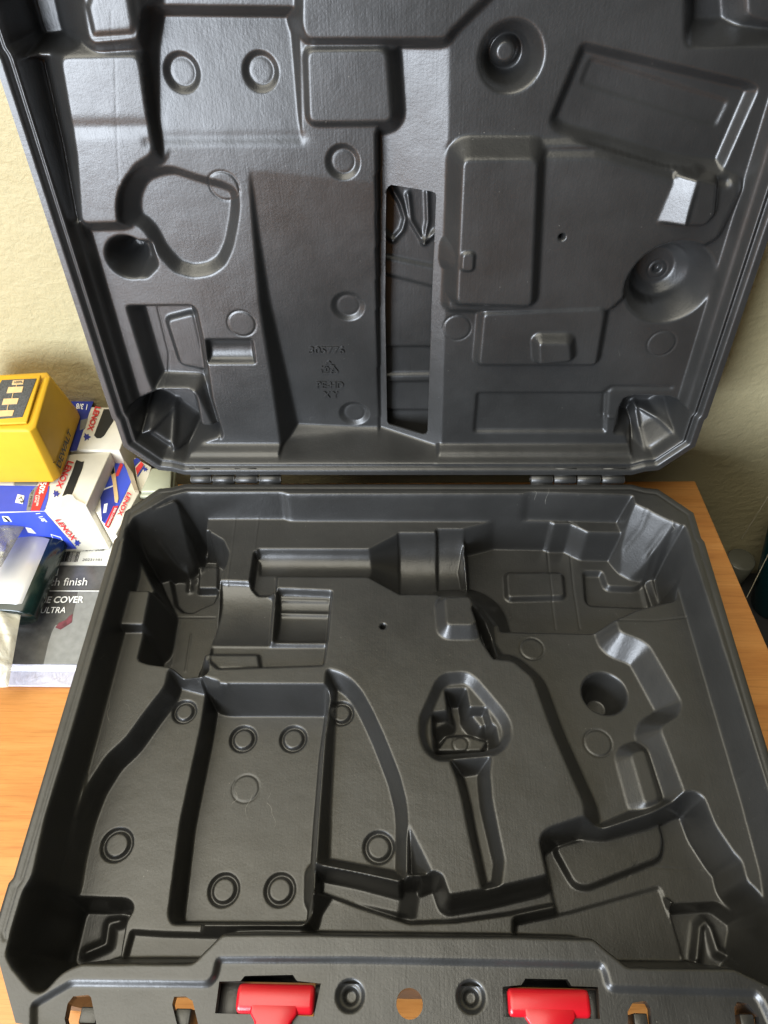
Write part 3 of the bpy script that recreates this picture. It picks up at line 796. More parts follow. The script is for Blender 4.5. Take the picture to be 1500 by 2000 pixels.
def block(name, x0, x1, v0, v1, d0, d1, parent, mat):
    return hexa(name, [(x0/1000, -v1/1000, -d1/1000), (x1/1000, -v1/1000, -d1/1000), (x1/1000, -v0/1000, -d1/1000), (x0/1000, -v0/1000, -d1/1000)],
                [(x0/1000, -v1/1000, -d0/1000), (x1/1000, -v1/1000, -d0/1000), (x1/1000, -v0/1000, -d0/1000), (x0/1000, -v0/1000, -d0/1000)], mat, parent, .0006)
for hl in FLANGE_HOLES[1:3]:  # black blocks added to stand in for the darkness inside each latch opening
    xa, xb = min(p[0] for p in hl), max(p[0] for p in hl); va, vb = min(p[1] for p in hl), max(p[1] for p in hl)
    block('latch_shade_block', xa - 2, xa + 9.5, va + 2.5, vb + 6, 14, 40, base, M_CASE)
    block('latch_shade_block', xb - 4, xb + 2, va + 2.5, vb + 6, 14, 40, base, M_CASE)
for hl, side in zip(FLANGE_HOLES[3:], (1, 0, 1, 1)):
    xa, xb = min(p[0] for p in hl), max(p[0] for p in hl); va = min(p[1] for p in hl)
    w_ = (xb - xa)
    block('slot_rib', xa + w_ * (.38 if side else .10), xa + w_ * (.90 if side else .62), va + 5, 360.5, 6, 34, base, M_CASE)

# hinges: moulded knuckles in turn on the base and on the lid
def knuckle(x0, x1, parent, owner):
    n = 20; r = 3.6; vs = []; fs = []
    secs = [(x0 + .5, r - .8), (x0 + 1.2, r), (x1 - 1.2, r), (x1 - .5, r - .8)]
    for x, rr in secs:
        for k in range(n):
            a = 2 * math.pi * k / n
            vs.append((x / 1000, rr * math.cos(a) / 1000, rr * math.sin(a) / 1000))
    for s in range(3):
        for k in range(n): fs.append((s * n + k, s * n + (k + 1) % n, (s + 1) * n + (k + 1) % n, (s + 1) * n + k))
    fs += [tuple(range(n)), tuple(range(3 * n, 4 * n))[::-1]]
    # tongue back to the flange
    s = -1 if owner == 'b' else 1
    b0 = len(vs)
    for x in (x0 + .6, x1 - .6):
        vs += [(x / 1000, 0, .0004), (x / 1000, s * .0100, -.0012), (x / 1000, s * .0100, -.0036), (x / 1000, 0, -.0034)]
    fs += [(b0, b0 + 1, b0 + 2, b0 + 3), (b0 + 7, b0 + 6, b0 + 5, b0 + 4)] + [(b0 + i, b0 + 4 + i, b0 + 4 + (i + 1) % 4, b0 + (i + 1) % 4) for i in range(4)]
    o = pymesh('hinge_knuckle', vs, fs, M_CASE, parent, True)
    return o
kx = [-173.1, -155.3, -136.7, -118.1, -99.6]
for i in range(4): knuckle(kx[i], kx[i + 1], base if i % 2 == 1 else lid, 'b' if i % 2 == 1 else 'l')
kx = [98.1, 116.3, 134.4, 153.7, 172.6]
for i in range(4): knuckle(kx[i], kx[i + 1], base if i % 2 == 0 else lid, 'b' if i % 2 == 0 else 'l')

# red latches in the front flange
ITEM={'pkx':-0.2165,
 'pky':-0.12779,
 'sheet':[(-0.42,-0.12696,0.0106),(-0.217,-0.12696,0.0106),(-0.217,-0.03483,0.0106),(-0.42,-0.03483,0.0106)],
 'pale':[(-0.28267,-0.12701,0.0106),(-0.28438,-0.1092,0.0106),(-0.2845,-0.09911,0.0106),(-0.2835,-0.09256,0.0106),(-0.27158,-0.09012,0.0106),(-0.27233,-0.07381,0.0106),(-0.27373,-0.06098,0.0106),(-0.256,-0.06087,0.0106),(-0.25548,-0.09843,0.0106),(-0.25599,-0.12678,0.0106)],
 'smear':[(-0.28281,-0.0949,0.0106),(-0.27809,-0.09673,0.0106),(-0.27074,-0.09012,0.0106),(-0.27217,-0.08204,0.0106),(-0.27446,-0.08445,0.0106),(-0.27604,-0.08779,0.0106),(-0.28111,-0.09066,0.0106)],
 'plabel':[(-0.35,-0.03433,0.0106),(-0.217,-0.03433,0.0106),(-0.217,-0.004,0.0106),(-0.35,-0.004,0.0106)],
 'rule':[(-0.31428,-0.06046,0.0106),(-0.25527,-0.06037,0.0106),(-0.25529,-0.05977,0.0106),(-0.31444,-0.05996,0.0106)],
 'pktext':[('nd',[(-0.30316,-0.04537,0.0106),(-0.29567,-0.04533,0.0106),(-0.29647,-0.03805,0.0106),(-0.30357,-0.03808,0.0106)],0,0.0),('touch finish',[(-0.31405,-0.05567,0.0106),(-0.268,-0.0549,0.0106),(-0.26873,-0.04725,0.0106),(-0.31425,-0.04801,0.0106)],0,0.0),('PHONE COVER',[(-0.31903,-0.07264,0.0106),(-0.26645,-0.07182,0.0106),(-0.2669,-0.06542,0.0106),(-0.31851,-0.06623,0.0106)],0,0.02),('4 ULTRA',[(-0.3049,-0.08202,0.0106),(-0.27866,-0.0816,0.0106),(-0.27861,-0.0758,0.0106),(-0.30501,-0.07622,0.0106)],0,0.0),('20231101',[(-0.27862,-0.03031,0.0106),(-0.26168,-0.03023,0.0106),(-0.26191,-0.02757,0.0106),(-0.27845,-0.02765,0.0106)],0,0.0),('HCASE EF-W29. 508',[(-0.30657,-0.0205,0.0106),(-0.2621,-0.01977,0.0106),(-0.26203,-0.01651,0.0106),(-0.30634,-0.01669,0.0106)],0,0.0)],
 'barcode':[(-0.30205,-0.03122,0.0106),(-0.28197,-0.03112,0.0106),(-0.28222,-0.0204,0.0106),(-0.3028,-0.02103,0.0106)],
 'box1':((-0.42,-0.032178),(-0.25742,-0.01808),(0.00531,0.05912),0.0125,0.073),
 'box1_prints':[('blue_panel',[(-0.35028,-0.02613,0.07232),(-0.29176,-0.02106,0.06934),(-0.2841,-0.02039,0.01677),(-0.37357,-0.02815,0.0212)],'M_BLUE',0.0004),('white_tag',[(-0.3263,-0.02405,0.06769),(-0.3215,-0.02364,0.06649),(-0.32145,-0.02363,0.05963),(-0.32748,-0.02416,0.06099)],'M_WHITE',0.0007),('black_tool_print',[(-0.3258,-0.02401,0.06696),(-0.32372,-0.02383,0.06605),(-0.32236,-0.02371,0.06042),(-0.32433,-0.02388,0.06064)],'M_BLACK',0.001),('white_tag',[(-0.3141,-0.02299,0.05113),(-0.31023,-0.02266,0.04928),(-0.30887,-0.02254,0.04197),(-0.31479,-0.02305,0.04408)],'M_WHITE',0.0007),('white_frame',[(-0.29776,-0.02158,0.03998),(-0.29113,-0.021,0.03485),(-0.29125,-0.02101,0.0237),(-0.29888,-0.02168,0.02534)],'M_WHITE',0.0007),('blue_inset',[(-0.29734,-0.02154,0.03885),(-0.29179,-0.02106,0.03419),(-0.29191,-0.02107,0.0249),(-0.29807,-0.02161,0.02637)],'M_BLUE',0.0009),('blue_panel',[(-0.36082,0.00329,0.073),(-0.29318,0.00227,0.073),(-0.29038,-0.01126,0.073),(-0.28963,-0.02339,0.073),(-0.35034,-0.0251,0.073)],'M_BLUE',0.0004),('white_panel',[(-0.36286,0.00884,0.073),(-0.32432,0.00721,0.073),(-0.32347,0.00334,0.073),(-0.36102,0.00385,0.073)],'M_CARD',0.0005),('grey_panel',[(-0.32346,0.00721,0.073),(-0.30463,0.00889,0.073),(-0.3042,0.00336,0.073),(-0.32252,0.00306,0.073)],'M_GREYP',0.0005),('red_tag',[(-0.30128,0.00779,0.073),(-0.295,0.00835,0.073),(-0.29357,-0.0021,0.073),(-0.29338,-0.0234,0.073),(-0.30045,-0.02342,0.073),(-0.30267,-0.00429,0.073),(-0.30206,0.00336,0.073)],'M_REDP',0.0007),('grey_tag',[(-0.3048,0.00116,0.073),(-0.30258,0.00226,0.073),(-0.30309,-0.00429,0.073),(-0.30087,-0.02342,0.073),(-0.3042,-0.02342,0.073),(-0.30708,-0.00646,0.073)],'M_GREYP',0.0006),('white_tag',[(-0.31683,-0.00647,0.073),(-0.3108,-0.00808,0.073),(-0.30931,-0.01661,0.073),(-0.31613,-0.01504,0.073)],'M_WHITE',0.0006),('hand_slot_shade',[(-0.27855,0.03108,0.073),(-0.27353,0.02876,0.073),(-0.27194,0.02934,0.073),(-0.27122,0.02187,0.073),(-0.2715,0.01339,0.073),(-0.27203,-0.00316,0.073),(-0.27236,-0.00802,0.073),(-0.27535,-0.00641,0.073),(-0.27937,-0.00856,0.073),(-0.27903,0.00504,0.073),(-0.27861,0.02187,0.073),(-0.2789,0.02761,0.073)],'M_BLACK',0.0006),('torn_flap',[(-0.27948,-0.00964,0.073),(-0.27519,-0.00694,0.073),(-0.27124,-0.00748,0.073),(-0.26639,-0.01281,0.073),(-0.2591,-0.01651,0.073),(-0.26806,-0.02178,0.073),(-0.27721,-0.0218,0.073)],'M_CARDG',0.0012),('lion_badge',[(-0.28205,-0.00588,0.073),(-0.28356,-0.00689,0.073),(-0.28288,-0.00903,0.073),(-0.28469,-0.0077,0.073),(-0.28581,-0.00955,0.073),(-0.2863,-0.00689,0.073),(-0.28777,-0.00589,0.073),(-0.28724,-0.00467,0.073),(-0.28812,-0.00202,0.073),(-0.28582,-0.00385,0.073),(-0.28475,-0.00289,0.073),(-0.28415,-0.00487,0.073)],'M_BLUED',0.0008),('lion_badge',[(-0.27801,-0.01987,0.02442),(-0.2801,-0.02005,0.02334),(-0.28097,-0.02012,0.02063),(-0.28171,-0.02019,0.02247),(-0.28406,-0.02039,0.0203),(-0.28262,-0.02027,0.02364),(-0.28325,-0.02032,0.02503),(-0.28191,-0.0202,0.02645),(-0.28087,-0.02011,0.02974),(-0.28006,-0.02004,0.02728),(-0.27841,-0.0199,0.02832),(-0.27923,-0.01997,0.02587)],'M_BLUED',0.0008)],
 'box1_text':[('LENOX',[(-0.28752,-0.02069,0.05866),(-0.28383,-0.02037,0.02884),(-0.27895,-0.01995,0.0305),(-0.28305,-0.0203,0.05955)],'M_REDP',0.1,0.03),('LENOX',[(-0.28568,0.02992,0.073),(-0.28757,0.00064,0.073),(-0.28226,-0.00154,0.073),(-0.27966,0.02876,0.073)],'M_REDP',0.1,0.03),('1 1/8"',[(-0.29892,-0.02168,0.06877),(-0.29777,-0.02158,0.05563),(-0.29383,-0.02124,0.05728),(-0.29515,-0.02135,0.06903)],'M_WHITE',0,0.02),('TX',[(-0.29678,-0.02149,0.03107),(-0.29572,-0.0214,0.02572),(-0.29245,-0.02112,0.02759),(-0.29354,-0.02121,0.03292)],'M_WHITE',0,0.02),('T3',[(-0.31595,-0.00916,0.073),(-0.31116,-0.01609,0.073),(-0.30856,-0.01502,0.073),(-0.31316,-0.00862,0.073)],'M_BLACK',0,0.03),('50%',[(-0.30146,0.00557,0.073),(-0.29945,-0.00644,0.073),(-0.29564,-0.00644,0.073),(-0.29605,0.00613,0.073)],'M_WHITE',0,0.03),('LONGER',[(-0.29912,-0.00752,0.073),(-0.29759,-0.01922,0.073),(-0.29592,-0.01922,0.073),(-0.29743,-0.00752,0.073)],'M_WHITE',0,0.01),('LIFE',[(-0.30107,-0.00806,0.073),(-0.3,-0.01553,0.073),(-0.29874,-0.01553,0.073),(-0.29938,-0.00806,0.073)],'M_WHITE',0,0.01),('2X MORE',[(-0.30675,-0.00212,0.073),(-0.30353,-0.02029,0.073),(-0.30186,-0.02028,0.073),(-0.30462,-0.00212,0.073)],'M_BLACK',0,0.0),('LENOX',[(-0.3257,0.00361,0.073),(-0.33481,0.00388,0.073),(-0.33556,0.00609,0.073),(-0.32644,0.00582,0.073)],'M_REDP',0,0.02)],
 'box2':((-0.42,0.045),(-0.24383,0.04038),(0.002,0.052),0.0125,0.075),
 'box2_prints':[('blue_panel',[(-0.31134,0.10124,0.075),(-0.28153,0.1018,0.075),(-0.28173,0.08674,0.075),(-0.28043,0.0404,0.075),(-0.293,0.03805,0.075)],'M_BLUED',0.0005),('grey_panel',[(-0.28661,0.07589,0.075),(-0.28089,0.07841,0.075),(-0.28024,0.06585,0.075),(-0.28409,0.06337,0.075)],'M_GREYP',0.0008),('hand_slot_shade',[(-0.26964,0.08995,0.075),(-0.26501,0.08993,0.075),(-0.25739,0.07582,0.075),(-0.25886,0.06892,0.075),(-0.26132,0.0572,0.075),(-0.26338,0.05477,0.075),(-0.26696,0.05477,0.075),(-0.27,0.05782,0.075),(-0.26987,0.06769,0.075)],'M_BLACK',0.0006),('lion_badge',[(-0.2722,0.05599,0.075),(-0.27391,0.05478,0.075),(-0.27316,0.05221,0.075),(-0.2752,0.05381,0.075),(-0.27648,0.05159,0.075),(-0.27701,0.05478,0.075),(-0.27866,0.056,0.075),(-0.27805,0.05747,0.075),(-0.27902,0.06067,0.075),(-0.27644,0.05844,0.075),(-0.27523,0.0596,0.075),(-0.27456,0.05722,0.075)],'M_BLUED',0.0008)],
 'box2_text':[('LENOX',[(-0.27812,0.09323,0.075),(-0.27777,0.06336,0.075),(-0.27247,0.06212,0.075),(-0.27262,0.09256,0.075)],'M_REDP',0.1,0.03),('1 3/8',[(-0.28556,0.09587,0.075),(-0.29618,0.09722,0.075),(-0.29464,0.09002,0.075),(-0.28456,0.08869,0.075)],'M_WHITE',0,0.02)],
 'badges1':[],
 'badges2':[],
 'box3':([(-0.26188,-0.0062,0.0125),(-0.23364,-0.0356,0.0125),(-0.22429,0.00817,0.0125),(-0.2583,0.0524,0.0125)],[(-0.26188,-0.0062,0.058),(-0.23364,-0.0356,0.058),(-0.22429,0.00817,0.058),(-0.2583,0.0524,0.058)]),
 'box3_prints':[('blue_panel',[(-0.26161,0.01769,0.058),(-0.25046,0.04815,0.058),(-0.23364,0.02229,0.058),(-0.23552,0.00593,0.058),(-0.24111,-0.02739,0.058),(-0.24721,-0.02323,0.058),(-0.2551,0.00092,0.058)],'M_BLUE',0.0005),('dark_panel',[(-0.25725,0.00756,0.058),(-0.24684,0.01488,0.058),(-0.24122,-0.00453,0.058),(-0.24595,-0.02323,0.058),(-0.24833,-0.02218,0.058)],'M_BLUED',0.0007),('card_flap',[(-0.2583,0.0524,0.058),(-0.25283,0.05422,0.058),(-0.23279,0.02632,0.058),(-0.22429,0.00817,0.058),(-0.22777,0.00816,0.058),(-0.24468,0.04097,0.058)],'M_KRAFT',0.003),('red_tag',[(-0.24228,-0.00724,0.058),(-0.23812,-0.00669,0.058),(-0.24088,-0.02998,0.058),(-0.2446,-0.02688,0.058)],'M_REDP',0.0009),('red_tag',[(-0.24783,0.04097,0.058),(-0.24502,0.0386,0.058),(-0.24609,0.02631,0.058),(-0.24921,0.02458,0.058)],'M_REDP',0.0009),('tool_picture',[(-0.25773,0.03919,0.058),(-0.25442,0.04216,0.058),(-0.24946,0.02921,0.058),(-0.23996,0.00095,0.058),(-0.23977,-0.00343,0.058),(-0.24205,-0.00289,0.058),(-0.24885,0.01771,0.058)],'M_TAN',0.0012),('tool_band',[(-0.2561,0.03623,0.058),(-0.2528,0.03741,0.058),(-0.2499,0.02921,0.058),(-0.252,0.02689,0.058)],'M_DARKGREEN',0.0014),('white_band',[(-0.25869,0.0098,0.058),(-0.24785,0.01544,0.058),(-0.24757,0.01431,0.058),(-0.25826,0.00812,0.058)],'M_WHITE',0.001),('white_tag',[(-0.25055,-0.00509,0.058),(-0.24781,-0.004,0.058),(-0.24666,-0.0137,0.058),(-0.24908,-0.01424,0.058)],'M_WHITE',0.0009)],
 'box3_text':[('LENOX',[(-0.23386,0.00815,0.058),(-0.23693,-0.01687,0.058),(-0.23286,-0.01792,0.058),(-0.22987,0.00594,0.058)],'M_REDP',0.1,0.03),('50% LONGER',[(-0.24059,-0.00886,0.058),(-0.24279,-0.02739,0.058),(-0.24127,-0.02843,0.058),(-0.23875,-0.00939,0.058)],'M_WHITE',0,0.01)],
 'box4':([(-0.22761,0.01262,0.0125),(-0.22174,0.00982,0.0125),(-0.22091,0.03859,0.0125),(-0.23877,0.04996,0.0125)],[(-0.22761,0.01262,0.056),(-0.22174,0.00982,0.056),(-0.22091,0.03859,0.056),(-0.23877,0.04996,0.056)]),
 'box4_prints':[('red_tag',[(-0.23442,0.03682,0.056),(-0.23121,0.04454,0.056),(-0.22816,0.04096,0.056),(-0.23136,0.0292,0.056)],'M_REDP',0.0006),('blue_panel',[(-0.2384,0.04634,0.056),(-0.23578,0.04875,0.056),(-0.23193,0.04574,0.056),(-0.23573,0.03859,0.056)],'M_BLUED',0.0006),('blue_panel',[(-0.2311,0.02804,0.056),(-0.22758,0.04037,0.056),(-0.22687,0.03918,0.056),(-0.23026,0.02631,0.056)],'M_BLUED',0.0006),('lion_badge',[(-0.22341,0.03564,0.056),(-0.22452,0.03491,0.056),(-0.22414,0.03335,0.056),(-0.22536,0.03432,0.056),(-0.22624,0.03297,0.056),(-0.22646,0.03491,0.056),(-0.22744,0.03564,0.056),(-0.22701,0.03652,0.056),(-0.2275,0.03845,0.056),(-0.22597,0.03711,0.056),(-0.22517,0.03781,0.056),(-0.22484,0.03638,0.056)],'M_BLUED',0.0006)],
 'tub':[(-0.22274,0.00764),(-0.19741,0.00879),(-0.20105,0.0339),(-0.21882,0.03389)],
 'batt':{'rings':[[(-0.36831,0.00377,0.0757),(-0.2898,0.0044,0.0757),(-0.28518,0.0105,0.0757),(-0.28767,0.079,0.0757),(-0.29373,0.0893,0.0757),(-0.38204,0.08955,0.0757)],[(-0.3663,0.00331,0.0795),(-0.28865,0.00393,0.0795),(-0.28406,0.01001,0.0795),(-0.28668,0.0777,0.0795),(-0.29231,0.08732,0.0795),(-0.37959,0.08758,0.0795)],[(-0.34009,0.00467,0.135),(-0.28554,0.00458,0.135),(-0.2821,0.00998,0.135),(-0.28378,0.05876,0.14091),(-0.29241,0.07158,0.135),(-0.35091,0.06693,0.135)],[(-0.33984,0.00591,0.1365),(-0.28848,0.00581,0.1365),(-0.28506,0.01123,0.1365),(-0.28678,0.05676,0.14211),(-0.29305,0.06864,0.1365),(-0.34915,0.06401,0.1365)]],
 'pad':[(-0.34729,0.05631,0.14338),(-0.28934,0.0578,0.14287),(-0.28809,0.01019,0.13701),(-0.33215,0.00738,0.13719)],
 'label':[(-0.31863,0.05131,0.14452),(-0.29139,0.05308,0.14441),(-0.2925,0.01511,0.13976),(-0.32454,0.01142,0.13969)],
 'bars':[[(-0.31103,0.04384,0.14351),(-0.29941,0.04453,0.14346),(-0.29913,0.03905,0.14278),(-0.31082,0.03785,0.14278)],[(-0.31143,0.03218,0.14209),(-0.29992,0.03286,0.14203),(-0.29976,0.02742,0.14136),(-0.31124,0.02641,0.14138)],[(-0.31273,0.02051,0.14067),(-0.30025,0.02128,0.14061),(-0.3002,0.01586,0.13995),(-0.31244,0.01494,0.13998)],[(-0.30937,0.05051,0.14431),(-0.30076,0.05127,0.1443),(-0.3004,0.04694,0.14377),(-0.30898,0.04618,0.14378)]],
 'links':[[(-0.30554,0.04621,0.14374),(-0.30507,0.04621,0.14373),(-0.30484,0.04414,0.14348),(-0.30531,0.04414,0.14348)],[(-0.30607,0.03815,0.14275),(-0.30553,0.03815,0.14275),(-0.30499,0.03257,0.14206),(-0.30552,0.03257,0.14206)],[(-0.30663,0.02653,0.14133),(-0.30609,0.02653,0.14133),(-0.30546,0.02099,0.14064),(-0.30599,0.02098,0.14065)]],
 'ribs':[[(-0.28508,0.06461,0.11051),(-0.28537,0.06906,0.10727),(-0.28636,0.07069,0.08094),(-0.28609,0.06615,0.08341)],[(-0.2847,0.05409,0.10972),(-0.28496,0.05816,0.10674),(-0.28596,0.06036,0.08094),(-0.28571,0.05624,0.08339)]],
 'lines':[[(-0.28347,0.00888,0.09485),(-0.28352,0.00943,0.09404),(-0.2851,0.05021,0.09418),(-0.28504,0.04958,0.09503)],[(-0.28393,0.01014,0.0834),(-0.28399,0.01081,0.08242),(-0.28553,0.05186,0.08375),(-0.28547,0.05121,0.08462)]],
 'text':[('DEWALT',[(-0.28396,0.01165,0.08412),(-0.28543,0.05041,0.08493),(-0.28518,0.05043,0.09212),(-0.28354,0.00871,0.09268)],0,0.03,'M_BLACK'),('100%',[(-0.30753,0.04706,0.14387),(-0.30097,0.0478,0.14388),(-0.30122,0.05022,0.14418),(-0.3078,0.04948,0.14417)],0,0.02,'M_CHAR')]},
 'sleeve':{'inner':((-0.31574,-0.02221,0.026),(-0.31903,-0.08752,0.026),(0.02097,-0.00106,0.0),(0,0,0.0125)),
 'outer':((-0.31304,-0.01822,0.025),(-0.31683,-0.09351,0.025),(0.02307,-0.00116,0.0),(0,0,0.0118)),
 'ticks':[((-0.33649,-0.02918,0.032),(-0.33292,-0.02935,0.037),(0.0,0.0008,0),(0,0,0.0008)),((-0.33704,-0.04016,0.032),(-0.33347,-0.04034,0.037),(0.0,0.0008,0),(0,0,0.0008)),((-0.33759,-0.05115,0.032),(-0.33403,-0.05133,0.037),(0.0,0.0008,0),(0,0,0.0008)),((-0.33815,-0.06213,0.032),(-0.33458,-0.06231,0.037),(0.0,0.0008,0),(0,0,0.0008)),((-0.3387,-0.07312,0.032),(-0.33513,-0.0733,0.037),(0.0,0.0008,0),(0,0,0.0008))]},
 'bag1':[(-0.32214,-0.15636,0.03),(-0.29347,-0.15488,0.03),(-0.3046,-0.08977,0.03),(-0.34764,-0.08724,0.03)],
 'bag2':[(-0.35346,-0.06575,0.052),(-0.32044,-0.06365,0.052),(-0.31438,-0.021,0.052),(-0.36364,-0.01581,0.052)],
 'bottle':((0.40491,0.04956,-0.189),(0.38691,0.07156,-0.07),(0.02,0,0),(0,0.02,0)),
 'lipy':-0.14144,
 'jar':((0.36767,0.08152,-0.189),(0.36767,0.08152,-0.145),(0.015,0,0),(0,0.015,0)),
 'cab':([(0.3,-0.9,-0.74),(0.9,-0.9,-0.74),(0.9,0.095,-0.74),(0.3,0.095,-0.74)],[(0.3,-0.9,-0.19),(0.9,-0.9,-0.19),(0.9,0.095,-0.19),(0.3,0.095,-0.19)]),
 'webs':[((0.35735,0.085,-0.04071),(0.35675,0.085,-0.11232),(0.0004,0,0),(0,0.0004,0)),((0.3438,0.0238,-0.05),(0.33537,0.00456,-0.1),(0.0004,0,0),(0,0.0004,0))],
 'emboss':[('305776',[(-72.22,95.97),(-45.9,95.84),(-45.55,102.29),(-71.65,102.43)]),('PE-HD',[(-69.38,63.31),(-48.66,63.24),(-48.3,69.77),(-68.85,69.85)]),('X Y',[(-64.96,54.05),(-53.27,54.02),(-52.89,60.23),(-64.5,60.26)]),('02',[(-61.67,79.35),(-55.04,79.32),(-54.72,84.26),(-61.31,84.29)])],
 'recycle':(-58.39,82.17),
 'recycle_r':8.16,
 'latch_l':(-86.3,-46.6,341.8,355),
 'latch_r':(52.2,93.3,341.4,354),
 'stem_l':(-75.8,-57.6),
 'stem_r':(62.6,82.3)}
def latch(q, stem):
    """q: crossbar rectangle in case millimetres (x0, x1, v0, v1), stem x range"""
    x0, x1, v0, v1 = q
    cx, cv = (x0 + x1) / 2, v0
    t = bpy.data.objects.new('latch', None); C.objects.link(t); t.parent = case
    t.location = (cx / 1000, -(v0 + v1) / 2000, 0)
    # crossbar: rounded bar
    n = 14; vs = []; fs = []
    ry = (v1 - v0) / 2; rz = ry * .75; L = (x1 - x0) / 2
    secs = [(-L, .72), (-L + .8, .95), (-L + 2.2, 1), (L - 2.2, 1), (L - .8, .95), (L, .72)]
    for x, s in secs:
        for k in range(n):
            a = 2 * math.pi * k / n
            c_, s_ = math.cos(a), math.sin(a)
            p = 2 / 3.2
            vs.append((x / 1000, math.copysign(abs(c_) ** p, c_) * ry * s / 1000, (math.copysign(abs(s_) ** p, s_) * rz * s - 3.5) / 1000))
    for s in range(len(secs) - 1):
        for k in range(n): fs.append((s * n + k, s * n + (k + 1) % n, (s + 1) * n + (k + 1) % n, (s + 1) * n + k))
    fs += [tuple(range(n))[::-1], tuple(range((len(secs) - 1) * n, len(secs) * n))]
    pymesh('crossbar', vs, fs, M_RED, t, True)
    sx0, sx1 = stem[0] - cx, stem[1] - cx
    z1 = (rz - 3.7) / 1000; z0 = -.009
    y1 = -.0 ; y0 = -(ry + 22) / 1000
    flare = 3.0
    ring = [(sx0 - flare, -ry + .2), (sx0, -ry - 3.5), (sx0, -ry - 24), (sx1, -ry - 24), (sx1, -ry - 3.5), (sx1 + flare, -ry + .2)]
    ring += [(sx1 + flare, 0), (sx0 - flare, 0)]
    prism('stem', [(x / 1000, y / 1000) for x, y in ring], z0, z1, M_RED, t, .0012)
    return t
latch(ITEM['latch_l'], ITEM['stem_l'])
latch(ITEM['latch_r'], ITEM['stem_r'])

# raised mould lettering on the floor of the lid
def emboss(body, q, width=0.06):
    uv, fs = text_mesh(body, 0, 0.012)
    (ax, ay), (bx, by), (cx, cy), (dx, dy) = q
    vs = []
    n = len(uv)
    for z in (-.3, 1.15):
        for u, v in uv:
            x = (ax * (1 - u) + bx * u) * (1 - v) + (dx * (1 - u) + cx * u) * v
            y = (ay * (1 - u) + by * u) * (1 - v) + (dy * (1 - u) + cy * u) * v
            vs.append((x / 1000, y / 1000, (-ldepth(x, y) + z) / 1000))
    faces = [tuple(i + n for i in f) for f in fs]
    edges = {}
    for f in fs:
        for i in range(len(f)):
            e = (f[i], f[(i + 1) % len(f)]); edges[e] = 1
    for a, b in list(edges):
        if (b, a) not in edges: faces.append((a, b, b + n, a + n))
    return pymesh('lettering', vs, faces, M_LID, lid)
for body, q in ITEM['emboss']: emboss(body, q)
# recycling triangle: three chasing arrows
def recycle(c, r):
    pts = [Vector((math.cos(math.radians(90 + 120 * k)), math.sin(math.radians(90 + 120 * k)))) for k in range(3)]
    for k in range(3):
        a, b = pts[k], pts[(k + 1) % 3]
        path = [a.lerp(pts[k - 1], .22), a.lerp(pts[k - 1], .04) * .93, a.lerp(b, .14), a.lerp(b, .52)]
        vs = []; fs = []
        wd = .075
        for i, p in enumerate(path):
            d = (path[min(i + 1, 3)] - path[max(i - 1, 0)]).normalized(); nrm = Vector((-d.y, d.x))
            for s in (-1, 1):
                for z in (-.3, 1.15):
                    x = c[0] + (p.x + nrm.x * s * wd) * r; y = c[1] + (p.y + nrm.y * s * wd) * r * .95
                    vs.append((x / 1000, y / 1000, (-ldepth(x, y) + z) / 1000))
        for i in range(3):
            o = i * 4
            fs += [(o + 1, o + 3, o + 7, o + 5), (o, o + 1, o + 5, o + 4), (o + 2, o + 6, o + 7, o + 3)]
        # arrow head
        e = path[3]; d = (path[3] - path[2]).normalized(); nrm = Vector((-d.y, d.x))
        o = len(vs)
        for q_ in (e + nrm * .2, e - nrm * .2, e + d * .3):
            for z in (-.3, 1.15):
                x = c[0] + q_.x * r; y = c[1] + q_.y * r * .95
                vs.append((x / 1000, y / 1000, (-ldepth(x, y) + z) / 1000))
        fs += [(o + 1, o + 3, o + 5), (o, o + 1, o + 3, o + 2), (o + 2, o + 3, o + 5, o + 4), (o + 4, o + 5, o + 1, o)]
        pymesh('recycling_arrow', vs, fs, M_LID, lid)
recycle(ITEM['recycle'], ITEM['recycle_r'])

# ------------------------------------------------------------------ things left of the case
T = ITEM
def part_of(t, o):
    """parent while keeping world coordinates of the mesh"""
    o.parent = t; o.matrix_parent_inverse = Matrix.Translation(-Vector(t.location)); return o

# phone cover package: clear tray with a printed sheet
pk = thing('phone_cover_package', 'clear acrylic package with grey printed sheet and white label, lying left of the case', 'package', (-.29, -.08, 0))
x0, x1, yb, yf = -.42, T['pkx'], .0, T['pky']
part_of(pk, prism('clear_tray', [(x0, yb), (x0, yf), (x1, yf), (x1, yb)], .0008, .0105, M_CLEAR, None, .001))
for zz in (.0025, .0065):
    part_of(pk, prism('tray_rib', [(x0 + .001, yf + .001), (x0 + .001, yf - .0012), (x1 - .001, yf - .0012), (x1 - .001, yf + .001)], zz, zz + .0018, M_WHITE, None, .0003))
part_of(pk, prism('tray_lip', [(x0, yf + .001), (x0, T['lipy']), (x1, T['lipy']), (x1, yf + .001)], .0006, .0032, M_CLEAR, None, .0006))
ZS = .0112
def tz(k, z=None): return [tuple(p) for p in T[k]]
part_of(pk, slab('printed_sheet', T['sheet'], M_PRINT, None, .0005))
part_of(pk, slab('pale_panel', T['pale'], M_GREYP, None, .0009))
part_of(pk, slab('red_smear', T['smear'], simple('red_smear_print', (.13, .03, .045), .3, .4, 300), None, .0012))
part_of(pk, slab('paper_label', T['plabel'], M_CARDG, None, .0010))
part_of(pk, slab('rule_line', T['rule'], M_WHITE, None, .0011))
for body, q, sh, bo in T['pktext']:
    part_of(pk, text_on('lettering', body.replace('HC', 'C'), q, M_BLACK if body[0] in '2H' else M_WHITE, None, .0014, sh, bo))
bars = T['barcode']
a, b, c_, d_ = [Vector(p) for p in bars]
u = 0.0
